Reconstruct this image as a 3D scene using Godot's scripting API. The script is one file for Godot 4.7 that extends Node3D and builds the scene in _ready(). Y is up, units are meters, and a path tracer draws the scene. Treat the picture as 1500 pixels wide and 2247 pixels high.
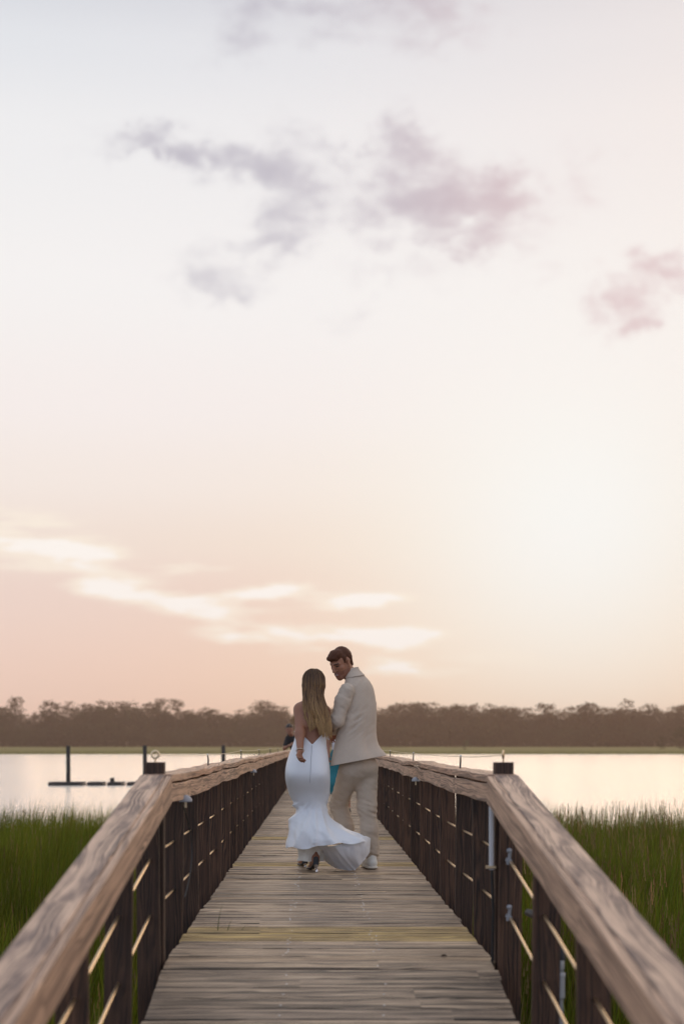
extends Node3D
# Boardwalk over a salt marsh at sunset. World: flat deck top at y = 0, deck runs towards -Z, eye above the deck at x = 0, z = 0.
const F := 3125.0      # focal length in photograph pixels (50 mm on a 24 x 36 mm upright frame)
const VX := 697.0      # photograph pixel of the vanishing point of the deck
const VY := 1635.0
const EYE := 1.03
const CX := 0.055      # middle of the boardwalk
const KINK := 6.76     # distance at which the flat deck turns into the ramp
const SLOPE := 0.14
const WATER := -1.97
const DECK_END := 88.0

var M := {}
var rng := RandomNumberGenerator.new()
var nz := FastNoiseLite.new()
var taken := {}

func W(px: float, py: float, d: float) -> Vector3:   # a photograph direction followed to the distance d that the thing stands at
	return Vector3((px - VX) * d / F, EYE - (py - VY) * d / F, -d)

func deck_y(d: float) -> float:
	return 0.0 if d >= KINK else -(KINK - d) * SLOPE

func lin(r: float, g: float, b: float) -> Color:
	return Color(r, g, b).linear_to_srgb()

# ---------- mesh building ----------
class MB:
	var v := PackedVector3Array()
	var u := PackedVector2Array()
	var c := PackedColorArray()
	var i := PackedInt32Array()
	var tint := Color(1, 1, 1)
	func vert(p: Vector3, uv := Vector2.ZERO) -> int:
		v.append(p); u.append(uv); c.append(tint)
		return v.size() - 1
	func tri(a: int, b: int, d: int) -> void:
		i.append(a); i.append(b); i.append(d)
	func quad(a: int, b: int, d: int, e: int) -> void:
		tri(a, b, d); tri(a, d, e)
	func rows(R: Array, closed := false, us := 1.0, vs := 1.0, flip := false) -> int:
		var first := v.size()
		var n: int = R[0].size()
		for r in R.size():
			for k in n:
				vert(R[r][k], Vector2(r * us, k * vs))
		for r in R.size() - 1:
			for k in (n if closed else n - 1):
				var a := first + r * n + k
				var b := first + r * n + (k + 1) % n
				if flip: quad(a, a + n, b + n, b)
				else: quad(a, b, b + n, a + n)
		return first
	func mesh(smooth := true) -> ArrayMesh:
		var arr := []
		arr.resize(Mesh.ARRAY_MAX)
		var n := PackedVector3Array()
		if smooth:
			n.resize(v.size())
			for t in range(0, i.size(), 3):
				var x := (v[i[t + 2]] - v[i[t]]).cross(v[i[t + 1]] - v[i[t]])
				n[i[t]] += x; n[i[t + 1]] += x; n[i[t + 2]] += x
			for k in n.size(): n[k] = n[k].normalized() if n[k].length_squared() > 1e-20 else Vector3.UP
			arr[Mesh.ARRAY_VERTEX] = v; arr[Mesh.ARRAY_NORMAL] = n; arr[Mesh.ARRAY_TEX_UV] = u; arr[Mesh.ARRAY_COLOR] = c; arr[Mesh.ARRAY_INDEX] = i
		else:
			var v2 := PackedVector3Array(); var u2 := PackedVector2Array(); var c2 := PackedColorArray()
			for t in range(0, i.size(), 3):
				var x := (v[i[t + 2]] - v[i[t]]).cross(v[i[t + 1]] - v[i[t]]).normalized()
				for k in 3:
					v2.append(v[i[t + k]]); u2.append(u[i[t + k]]); c2.append(c[i[t + k]]); n.append(x)
			arr[Mesh.ARRAY_VERTEX] = v2; arr[Mesh.ARRAY_NORMAL] = n; arr[Mesh.ARRAY_TEX_UV] = u2; arr[Mesh.ARRAY_COLOR] = c2
		var m := ArrayMesh.new()
		m.add_surface_from_arrays(Mesh.PRIMITIVE_TRIANGLES, arr)
		return m

func chamfered(w: float, h: float, c: float) -> PackedVector2Array:
	var a := w / 2; var b := h / 2
	return PackedVector2Array([Vector2(-a + c, -b), Vector2(a - c, -b), Vector2(a, -b + c), Vector2(a, b - c), Vector2(a - c, b), Vector2(-a + c, b), Vector2(-a, b - c), Vector2(-a, -b + c)])

func round_profile(r: float, n: int) -> PackedVector2Array:
	var p := PackedVector2Array()
	for k in n: p.append(Vector2(cos(TAU * k / n), sin(TAU * k / n)) * r)
	return p

# sweeps a profile along a path; u runs along the path in metres, v round the profile
func sweep(mb: MB, path: Array, prof: PackedVector2Array, ref := Vector3.UP, scales := [], uoff := 0.0, caps := true) -> void:
	var n := prof.size()
	var per := [0.0]
	for k in n: per.append(per[k] + prof[k].distance_to(prof[(k + 1) % n]))
	var ring := []
	var len := uoff
	for j in path.size():
		var t: Vector3 = (path[min(j + 1, path.size() - 1)] - path[max(j - 1, 0)]).normalized()
		var side := t.cross(ref)
		if side.length() < 1e-4: side = t.cross(Vector3(1, 0, 0.3))
		side = side.normalized()
		var up := side.cross(t).normalized()
		if j > 0: len += path[j].distance_to(path[j - 1])
		var s = scales[j] if scales.size() else 1.0
		var r := []
		for k in n + 1:
			var q := prof[k % n]
			r.append(mb.vert(path[j] + (side * q.x + up * q.y) * s, Vector2(len, per[k])))
		ring.append(r)
	for j in path.size() - 1:
		for k in n:
			mb.quad(ring[j][k], ring[j + 1][k], ring[j + 1][k + 1], ring[j][k + 1])
	if caps:
		for e in [0, path.size() - 1]:
			var s = scales[e] if scales.size() else 1.0
			var t: Vector3 = (path[min(e + 1, path.size() - 1)] - path[max(e - 1, 0)]).normalized()
			var side := t.cross(ref)
			if side.length() < 1e-4: side = t.cross(Vector3(1, 0, 0.3))
			side = side.normalized()
			var up := side.cross(t).normalized()
			var ids := []
			for k in n: ids.append(mb.vert(path[e] + (side * prof[k].x + up * prof[k].y) * s, Vector2(prof[k].x + uoff, prof[k].y)))
			for k in range(1, n - 1):
				if e == 0: mb.tri(ids[0], ids[k], ids[k + 1])
				else: mb.tri(ids[0], ids[k + 1], ids[k])

func lathe(mb: MB, at: Vector3, axis: Vector3, pts: Array, n := 16) -> void:
	var z := axis.normalized()
	var x := z.cross(Vector3(0.3, 1, 0.2) if absf(z.y) < 0.9 else Vector3(1, 0, 0.2)).normalized()
	var y := z.cross(x)
	var R := []
	for p in pts:
		var r := PackedVector3Array()
		for k in n: r.append(at + z * p.y + (x * cos(TAU * k / n) + y * sin(TAU * k / n)) * p.x)
		R.append(r)
	mb.rows(R, true, 0.05, 0.02, false)

# ---------- surface nets over joined tapered capsules ----------
# a primitive: [a, b, radius at a, radius at b, flattening direction or ZERO, flattening, blend, cut]
func cap(a: Vector3, b: Vector3, ra: float, rb: float, fl := Vector3.ZERO, s := 1.0, k := -1.0, cut := false) -> Array:
	return [a, b, ra, rb, fl, s, k, cut]

func nets(mb: MB, prims: Array, cell: float, kk: float, look := "") -> void:
	var lo := Vector3(1e9, 1e9, 1e9); var hi := -lo
	for p in prims:
		if p[7]: continue
		var r: float = maxf(p[2], p[3]) + kk * 0.3 + cell * 2
		for q in [p[0], p[1]]:
			lo = lo.min(q - Vector3(r, r, r)); hi = hi.max(q + Vector3(r, r, r))
	var nx := int((hi.x - lo.x) / cell) + 2; var ny := int((hi.y - lo.y) / cell) + 2; var nzz := int((hi.z - lo.z) / cell) + 2
	var g := PackedFloat32Array()
	g.resize(nx * ny * nzz); g.fill(1.0)
	var sy := nx; var sz := nx * ny
	for p in prims:
		var a: Vector3 = p[0]; var b: Vector3 = p[1]; var ra: float = p[2]; var dr: float = p[3] - p[2]
		var fl: Vector3 = p[4]; var fs: float = p[5]; var flat := fl != Vector3.ZERO
		var k: float = p[6] if p[6] >= 0.0 else kk
		var cut: bool = p[7]
		var ab := b - a; var inv := 1.0 / maxf(ab.length_squared(), 1e-9)
		var m: float = maxf(p[2], p[3]) * maxf(1.0, fs) + k + cell * 2.5
		var p0 := ((a.min(b) - Vector3(m, m, m) - lo) / cell).floor(); var p1 := ((a.max(b) + Vector3(m, m, m) - lo) / cell).ceil()
		var flk := 1.0 - 1.0 / fs
		for z in range(maxi(0, int(p0.z)), mini(nzz - 1, int(p1.z)) + 1):
			for y in range(maxi(0, int(p0.y)), mini(ny - 1, int(p1.y)) + 1):
				var at := z * sz + y * sy
				for x in range(maxi(0, int(p0.x)), mini(nx - 1, int(p1.x)) + 1):
					var pa := lo + Vector3(x, y, z) * cell - a
					var t := clampf(pa.dot(ab) * inv, 0.0, 1.0)
					var o := pa - ab * t
					if flat: o -= fl * (o.dot(fl) * flk)
					var d := o.length() - ra - dr * t
					if flat and fs < 1.0: d *= lerpf(fs, 1.0, 0.4)
					var w := g[at + x]
					if cut:
						d = -d
						var h := maxf(k - absf(w - d), 0.0) / maxf(k, 1e-6)
						g[at + x] = maxf(w, d) + h * h * k * 0.25
					else:
						var h := maxf(k - absf(w - d), 0.0) / maxf(k, 1e-6)
						g[at + x] = minf(w, d) - h * h * k * 0.25
	var cells := {}
	var first := mb.v.size()
	var thr := cell * 2.0
	var near := PackedInt32Array()
	for at in g.size():
		if absf(g[at]) < thr: near.append(at)
	var offs := [0, 1, sy, sy + 1, sz, sz + 1, sz + sy, sz + sy + 1]
	var ed := [[0, 1], [2, 3], [4, 5], [6, 7], [0, 2], [1, 3], [4, 6], [5, 7], [0, 4], [1, 5], [2, 6], [3, 7]]
	var P := PackedVector3Array()
	for at in near:
		var x := at % nx; var y := (at / sy) % ny; var z := at / sz
		if x >= nx - 1 or y >= ny - 1 or z >= nzz - 1: continue
		var f := PackedFloat32Array()
		var neg := 0
		for o in offs:
			var w := g[at + o]
			f.append(w)
			if w < 0.0: neg += 1
		if neg == 0 or neg == 8: continue
		var sum := Vector3.ZERO; var cnt := 0
		for e in ed:
			var fa := f[e[0]]; var fb := f[e[1]]
			if (fa < 0.0) != (fb < 0.0):
				var t := fa / (fa - fb)
				var A := Vector3(e[0] & 1, (e[0] >> 1) & 1, e[0] >> 2); var B := Vector3(e[1] & 1, (e[1] >> 1) & 1, e[1] >> 2)
				sum += A.lerp(B, t); cnt += 1
		var q := lo + (Vector3(x, y, z) + sum / cnt) * cell
		cells[at] = first + P.size()
		P.append(q)
	# gradient normals for displacement
	for at in cells:
		var q: Vector3 = P[cells[at] - first]
		if look != "":
			var n := Vector3(g[at + 1] - g[at], g[at + sy] - g[at], g[at + sz] - g[at]).normalized()
			q += n * crease(look, q, n)
			mb.tint = tinted(look, q)
		mb.vert(q, Vector2(q.x + q.z, q.y))
	for at in cells:
		var s := g[at] < 0.0
		for ax in 3:
			var st: int = [1, sy, sz][ax]
			if (g[at + st] < 0.0) == s: continue
			var d1: int = [sy, sz, 1][ax]; var d2: int = [sz, 1, sy][ax]
			var k0 = cells.get(at); var k1 = cells.get(at - d1); var k2 = cells.get(at - d1 - d2); var k3 = cells.get(at - d2)
			if k0 == null or k1 == null or k2 == null or k3 == null: continue
			if s: mb.quad(k0, k3, k2, k1)
			else: mb.quad(k0, k1, k2, k3)
	mb.tint = Color(1, 1, 1)

# ---------- scene nodes ----------
func numbered(called: String) -> String:
	if not taken.has(called):
		taken[called] = 0
		return called
	taken[called] += 1
	return "%s_%03d" % [called, taken[called]]

func thing(called: String, label: String, category: String, at := Vector3.ZERO, group := "") -> Node3D:
	var o := Node3D.new()
	o.name = numbered(called); add_child(o); o.position = at
	o.set_meta("label", label); o.set_meta("category", category)
	if group: o.set_meta("group", group)
	return o

func part(called: String, mesh: Mesh, mat: Material, parent: Node, kind := "") -> MeshInstance3D:
	var o := MeshInstance3D.new()
	o.name = called if parent != self else numbered(called)
	o.mesh = mesh
	o.material_override = mat
	parent.add_child(o, true)
	if kind: o.set_meta("kind", kind)
	return o

func copies(called: String, mesh: Mesh, mat: Material, parent: Node, xf: Array, cols: Array) -> MultiMeshInstance3D:
	var mm := MultiMesh.new()
	mm.transform_format = MultiMesh.TRANSFORM_3D
	mm.use_colors = cols.size() > 0
	mm.mesh = mesh
	mm.instance_count = xf.size()
	for k in xf.size():
		mm.set_instance_transform(k, xf[k])
		if cols.size(): mm.set_instance_color(k, cols[k])
	var o := MultiMeshInstance3D.new()
	o.name = called if parent != self else numbered(called)
	o.multimesh = mm
	o.material_override = mat
	parent.add_child(o, true)
	return o

# ---------- textures and materials ----------
func fnl(s: int, f: float, oct := 3) -> FastNoiseLite:
	var n := FastNoiseLite.new()
	n.seed = s; n.frequency = f; n.noise_type = FastNoiseLite.TYPE_SIMPLEX_SMOOTH
	n.fractal_type = FastNoiseLite.FRACTAL_FBM; n.fractal_octaves = oct
	return n

# sawn weathered wood: u along the grain. Returns [colour, height]
func wood_texture(s: int, dark: Color, mid: Color, light: Color, rings: float, knots: int, cracks: float, blotch: float) -> Array:
	var n := 512
	var im := Image.create(n, n, false, Image.FORMAT_RGB8)
	var hm := Image.create(n, n, false, Image.FORMAT_RGB8)
	var a := fnl(s, 0.01, 4); var b := fnl(s + 7, 0.02, 3); var c := fnl(s + 13, 0.006, 3)
	var r := RandomNumberGenerator.new(); r.seed = s
	var K := []
	for k in knots: K.append([r.randf() * n, r.randf() * n, r.randf_range(9, 20)])
	for y in n:
		for x in n:
			var yy := float(y) + 26.0 * c.get_noise_2d(x * 0.8, y * 1.2)
			var kn := 0.0
			for q in K:
				var dx: float = (x - q[0]) / 2.2; var dy: float = y - q[1]
				var e := exp(-(dx * dx + dy * dy) / (q[2] * q[2] * 2.0))
				yy += signf(dy) * e * q[2] * 1.4
				kn = maxf(kn, exp(-(dx * dx * 3.0 + dy * dy) / (q[2] * q[2] * 0.28)))
			var streak := a.get_noise_2d(x * 0.16, yy * 9.0)
			var fine := b.get_noise_2d(x * 0.35 + 900.0, yy * 14.0)
			var ring := sin(yy * rings + 3.0 * c.get_noise_2d(x * 0.5 + 300.0, yy))
			var blot := c.get_noise_2d(x * 1.6 + 77.0, y * 2.5 + 500.0)
			var t := clampf(0.5 + streak * 0.75 + fine * 0.35 + ring * 0.14 + blot * blotch, 0.0, 1.0)
			var col := dark.lerp(mid, clampf(t * 2.0, 0, 1)).lerp(light, clampf(t * 2.0 - 1.0, 0, 1))
			var cr := smoothstep(0.17, 0.34, -streak + 0.4 * fine) * cracks
			col = col.lerp(dark * 0.45, maxf(cr, kn * 0.8))
			im.set_pixel(x, y, col.linear_to_srgb())
			var h := clampf(0.6 + streak * 0.3 + fine * 0.25 + ring * 0.12 - cr * 0.4, 0, 1)
			hm.set_pixel(x, y, Color(h, h, h))
	return [ImageTexture.create_from_image(im), ImageTexture.create_from_image(hm)]

func std(called: String, col: Color, rough := 0.8, metal := 0.0, spec := 0.5) -> StandardMaterial3D:
	var m := StandardMaterial3D.new()
	m.resource_name = called
	m.albedo_color = col.linear_to_srgb(); m.roughness = rough; m.metallic = metal; m.metallic_specular = spec
	return m

func wooden(called: String, tex: Array, tint: Color, uv: Vector3, rough: float, relief: float) -> StandardMaterial3D:
	var m := std(called, tint, rough)
	m.albedo_texture = tex[0]
	m.heightmap_enabled = true; m.heightmap_texture = tex[1]; m.heightmap_scale = relief
	m.uv1_scale = uv
	return m

func cloth_like(called: String, col: Color, tex: Array, per_metre: float, rough: float, relief: float) -> StandardMaterial3D:
	var m := std(called, col, rough, 0.0, 0.3)
	m.albedo_texture = tex[0]
	if relief > 0.0:
		m.normal_enabled = true; m.normal_texture = tex[1]; m.normal_scale = relief
	m.uv1_triplanar = true; m.uv1_scale = Vector3.ONE * per_metre
	return m

func weave_texture(s: int, amp: float) -> Array:
	var n := 256
	var im := Image.create(n, n, false, Image.FORMAT_RGB8)
	var hm := Image.create(n, n, false, Image.FORMAT_RGB8)
	var a := fnl(s, 0.02, 3); var b := fnl(s + 3, 0.02, 3); var c := fnl(s + 5, 0.012, 3)
	for y in n:
		for x in n:
			var t := a.get_noise_2d(x * 0.6, y * 14.0) * 0.5 + b.get_noise_2d(x * 14.0, y * 0.6) * 0.5 + c.get_noise_2d(x, y) * 0.15
			var w := clampf(1.0 - amp + t * amp * 1.4, 0, 1)
			im.set_pixel(x, y, Color(w, w, w).linear_to_srgb())
			var h := clampf(0.5 + t * 0.6, 0, 1)
			hm.set_pixel(x, y, Color(h, h, h))
	hm.bump_map_to_normal_map(3.0)
	return [ImageTexture.create_from_image(im), ImageTexture.create_from_image(hm)]

# ---------- sky ----------
# clouds seen in the photograph: [px, py, half width, half height, turn in degrees, strength]
const DARK_CLOUDS := [[290, 315, 80, 17, -8, 0.7], [390, 318, 120, 24, 10, 1.0], [510, 350, 130, 38, 12, 1.2], [620, 395, 90, 48, 30, 0.9], [690, 310, 80, 32, 25, 0.5], [790, 350, 60, 16, 8, 0.5],
	[880, 300, 55, 40, 35, 0.9], [930, 350, 70, 50, 45, 1.0], [900, 430, 130, 48, 4, 1.2], [1010, 465, 130, 62, 4, 1.5], [1085, 410, 70, 42, 12, 1.1], [960, 520, 120, 28, 6, 0.7], [820, 470, 70, 30, 0, 0.5],
	[610, 490, 70, 50, -35, 0.7], [520, 560, 110, 38, -15, 0.5], [480, 620, 80, 26, 0, 0.6], [640, 520, 50, 40, 0, 0.4], [760, 690, 60, 30, 0, 0.25], [880, 600, 90, 24, 0, 0.25],
	[640, 15, 140, 30, 0, 0.8], [930, 22, 120, 40, 10, 1.1], [540, 85, 75, 40, -10, 0.7], [760, 75, 110, 26, -10, 0.45], [960, 75, 70, 40, 0, 0.5],
	[1360, 645, 60, 40, 20, 0.9], [1455, 590, 60, 36, 20, 1.0], [1390, 705, 50, 30, -10, 0.9], [1280, 380, 40, 70, 10, 0.35], [1190, 610, 40, 20, 0, 0.25]]
const BRIGHT_CLOUDS := [[0, 1165, 190, 50, 8, 1.2], [120, 1190, 150, 45, 16, 1.2], [230, 1240, 110, 38, 18, 1.0], [60, 1225, 120, 25, -8, 0.8], [230, 1285, 110, 26, 12, 1.3], [400, 1250, 90, 9, -2, 1.2], [330, 1310, 130, 22, 8, 1.2], [450, 1330, 150, 26, 6, 1.2], [590, 1302, 125, 16, -2, 3.6],
	[805, 1318, 80, 13, -3, 5.0], [510, 1375, 110, 26, 14, 1.2], [600, 1395, 150, 22, 4, 1.2], [740, 1398, 170, 18, 0, 1.4], [880, 1395, 105, 18, -2, 3.6], [850, 1432, 50, 28, 0, 2.2], [862, 1470, 42, 11, 0, 5.0], [940, 1476, 70, 14, 0, 1.0], [1060, 1448, 120, 26, 0, 0.7], [1180, 1455, 120, 18, 0, 0.3]]
const SKY_ROWS := [[0.0, 250, 216, 198], [2.5, 242, 212, 198], [6.0, 239, 216, 206], [8.0, 243, 227, 216], [10.5, 246, 235, 228], [13.2, 247, 239, 236], [18.0, 246, 244, 243], [23.0, 238, 240, 242], [26.0, 224, 229, 235], [28.0, 207, 213, 222], [40.0, 220, 227, 238], [90.0, 222, 230, 243]]
const SUN_AZ := 10.3
const SUN_EL := 9.0

func sky_base(az: float, el: float) -> Vector3:
	var e := maxf(el, 0.0)
	var c := Vector3.ZERO
	for k in SKY_ROWS.size() - 1:
		var a: Array = SKY_ROWS[k]; var b: Array = SKY_ROWS[k + 1]
		if e <= b[0]:
			var t: float = smoothstep(0.0, 1.0, (e - a[0]) / (b[0] - a[0])) * 0.5 + 0.5 * (e - a[0]) / (b[0] - a[0])
			c = Vector3(lerpf(a[1], b[1], t), lerpf(a[2], b[2], t), lerpf(a[3], b[3], t)) / 255.0
			break
	c = Vector3(pow(c.x, 2.2), pow(c.y, 2.2), pow(c.z, 2.2))
	# away from the sun the low sky is a dusky blue-lilac, as dusk skies are
	var da := absf(wrapf(az - SUN_AZ, -180.0, 180.0))
	var back := smoothstep(35.0, 150.0, da) * (1.0 - smoothstep(30.0, 80.0, e))
	c = c.lerp(Vector3(0.56, 0.66, 0.86), back * 0.9)
	var r := Vector2(da * cos(deg_to_rad(el)), el - SUN_EL).length()
	# the side towards the sun is rosier, the low sky under it more orange
	var toward := 1.0 - smoothstep(2.0, 55.0, absf(wrapf(az - 22.0, -180.0, 180.0)))
	c = c.lerp(Vector3(0.90, 0.80, 0.785), toward * smoothstep(14.0, 24.0, e) * (1.0 - smoothstep(35.0, 70.0, e)) * 0.45)
	var east := 1.0 - smoothstep(10.0, 75.0, absf(wrapf(az - 70.0, -180.0, 180.0)))
	c = c.lerp(Vector3(1.08, 0.80, 0.60), east * (1.0 - smoothstep(15.0, 60.0, e)) * 0.7)
	c = c.lerp(Vector3(0.96, 0.66, 0.47), exp(-da * da / 260.0) * exp(-e * e / 40.0) * 0.9)
	# haze lit by the sun behind it
	c = c.lerp(Vector3(0.975, 0.82, 0.57), exp(-r * r / 85.0) * 0.85 * (1.0 - smoothstep(SUN_EL - 6.0, SUN_EL + 7.0, el)))
	c = c.lerp(Vector3(0.965, 0.955, 0.92), exp(-r * r / 62.0))
	return c

func make_sky() -> ImageTexture:
	var w := 4096; var h := 2048
	var soft := fnl(41, 0.02, 4)
	var lw := 768; var lh := 384
	var low := PackedFloat32Array()
	low.resize(lw * lh * 3)
	for y in lh:
		var el := 90.0 - (y + 0.5) * 180.0 / lh
		for x in lw:
			var az := ((x + 0.5) / lw - 0.5) * 360.0
			var c := sky_base(az, el)
			var dir := Vector3(sin(deg_to_rad(az)) * cos(deg_to_rad(el)), sin(deg_to_rad(el)), -cos(deg_to_rad(az)) * cos(deg_to_rad(el)))
			# thin broken cloud like that in view, everywhere else
			var seen := smoothstep(24.0, 32.0, absf(az - 1.0)) + smoothstep(29.0, 34.0, el)
			var k := soft.get_noise_3d(dir.x * 120.0, dir.y * 260.0, dir.z * 120.0)
			var cov := smoothstep(0.12, 0.5, k) * clampf(seen, 0, 1) * smoothstep(4.0, 14.0, el)
			c = c.lerp(c * Vector3(0.82, 0.80, 0.84), cov * 0.75)
			if el < 0.0: c *= 0.55
			var at := (y * lw + x) * 3
			low[at] = c.x; low[at + 1] = c.y; low[at + 2] = c.z
	var im := Image.create_from_data(lw, lh, false, Image.FORMAT_RGBF, low.to_byte_array())
	im.resize(w, h, Image.INTERPOLATE_CUBIC)
	var px := im.get_data().to_float32_array()
	var wx := fnl(5, 0.006, 4); var wy := fnl(6, 0.006, 4); var tex := fnl(7, 0.012, 5); var fib := fnl(8, 0.008, 4)
	for y in range(int((90.0 - 34.0) / 180.0 * h), int(90.5 / 180.0 * h)):
		var el := 90.0 - (y + 0.5) * 180.0 / h
		for x in range(int((180.0 - 20.0) / 360.0 * w), int((180.0 + 22.0) / 360.0 * w)):
			var az := ((x + 0.5) / w - 0.5) * 360.0
			if el < 0.0: continue
			var ca := cos(deg_to_rad(az))
			var X := VX + F * tan(deg_to_rad(az)); var Y := VY - F * tan(deg_to_rad(el)) / ca
			var qx := X + 55.0 * wx.get_noise_2d(X, Y) + 34.0 * wx.get_noise_2d(X * 2.6 + 900.0, Y * 3.6)
			var qy := Y + 45.0 * wy.get_noise_2d(X, Y) + 26.0 * wy.get_noise_2d(X * 2.6 + 400.0, Y * 3.6)
			var dk := 0.0
			if Y < 850.0:
				for b in DARK_CLOUDS:
					var dx: float = qx - b[0]; var dy: float = qy - b[1]
					if absf(dx) > 420.0 or absf(dy) > 300.0: continue
					var t := deg_to_rad(b[4]); var u: float = (dx * cos(t) + dy * sin(t)) / (b[2] * 0.95); var v: float = (-dx * sin(t) + dy * cos(t)) / (b[3] * 0.95)
					dk += b[5] * exp(-(u * u + v * v))
				dk *= clampf(0.8 + 1.0 * tex.get_noise_2d(X * 0.45, Y * 0.8) + 0.5 * fib.get_noise_2d(X * 0.7 + Y * 0.4, Y * 2.0), 0.05, 1.8)
			var br := 0.0
			if Y > 1000.0:
				qx = X + 30.0 * wx.get_noise_2d(X * 1.2, Y * 3.5); qy = Y + 11.0 * wy.get_noise_2d(X * 1.4, Y * 3.6)
				for b in BRIGHT_CLOUDS:
					var dx: float = qx - b[0]; var dy: float = qy - b[1]
					if absf(dx) > 500.0 or absf(dy) > 180.0: continue
					var t := deg_to_rad(b[4]); var u: float = (dx * cos(t) + dy * sin(t)) / b[2]; var v: float = (-dx * sin(t) + dy * cos(t)) / b[3]
					br += b[5] * exp(-(u * u + v * v))
				br *= 1.35 * clampf(0.9 + 1.5 * fib.get_noise_2d(X * 0.45, Y * 3.0), 0.15, 2.0)
			var c := sky_base(az, el)
			dk = pow(1.0 - exp(-dk * 1.35), 1.25)
			var warm := smoothstep(300.0, 1400.0, X)
			c = c.lerp(Vector3(0.50, 0.475, 0.545).lerp(Vector3(0.76, 0.52, 0.52), warm * warm * 0.75), dk * 0.92)
			br = smoothstep(0.10, 1.0, 1.0 - exp(-br * 0.62))
			c = c.lerp(Vector3(0.99, 0.895, 0.77), br * 0.95) + Vector3(0.02, 0.06, 0.13) * smoothstep(0.8, 0.98, br)
			var at := (y * w + x) * 3
			px[at] = c.x; px[at + 1] = c.y; px[at + 2] = c.z
	return ImageTexture.create_from_image(Image.create_from_data(w, h, false, Image.FORMAT_RGBF, px.to_byte_array()))

func make_camera_and_light() -> void:
	var cam := Camera3D.new()
	cam.name = "camera"
	add_child(cam)
	cam.position = Vector3(0, EYE, 0)
	var look := CameraAttributesPhysical.new()      # a fast 50 mm lens focused on the couple
	look.frustum_focal_length = 50.0
	look.exposure_aperture = 2.2
	look.frustum_focus_distance = 11.75
	look.frustum_near = 0.1
	look.frustum_far = 6000.0
	cam.attributes = look
	cam.near = 0.1; cam.far = 6000.0
	cam.projection = Camera3D.PROJECTION_FRUSTUM
	cam.keep_aspect = Camera3D.KEEP_HEIGHT
	cam.size = cam.near * 2247.0 / F
	cam.frustum_offset = Vector2((750.0 - VX) / F, (VY - 1123.5) / F) * cam.near
	cam.current = true
	var env := Environment.new()
	env.tonemap_mode = Environment.TONE_MAPPER_LINEAR
	env.tonemap_exposure = 1.0
	env.background_mode = Environment.BG_SKY
	var sm := PanoramaSkyMaterial.new()
	sm.panorama = make_sky()
	env.sky = Sky.new()
	env.sky.sky_material = sm
	env.sky_rotation = Vector3(0, PI, 0)      # the middle of the panorama lies ahead
	env.volumetric_fog_enabled = true      # sunlit evening haze, brighter towards the sun
	env.volumetric_fog_density = 0.00036
	env.volumetric_fog_albedo = lin(0.95, 0.68, 0.54)
	env.volumetric_fog_anisotropy = 0.55
	env.sdfgi_enabled = true; env.ssao_enabled = true; env.ssil_enabled = true
	var we := WorldEnvironment.new()
	we.name = "world"
	we.environment = env
	add_child(we)
	var sun := DirectionalLight3D.new()
	sun.name = "sun"
	sun.light_color = lin(1.0, 0.66, 0.36)
	sun.light_energy = 0.2
	sun.light_angular_distance = 45.0
	sun.shadow_enabled = true
	add_child(sun)
	var s := Vector3(sin(deg_to_rad(SUN_AZ)) * cos(deg_to_rad(SUN_EL)), sin(deg_to_rad(SUN_EL)), -cos(deg_to_rad(SUN_AZ)) * cos(deg_to_rad(SUN_EL)))
	sun.look_at_from_position(Vector3.ZERO, -s, Vector3.UP)

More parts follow.
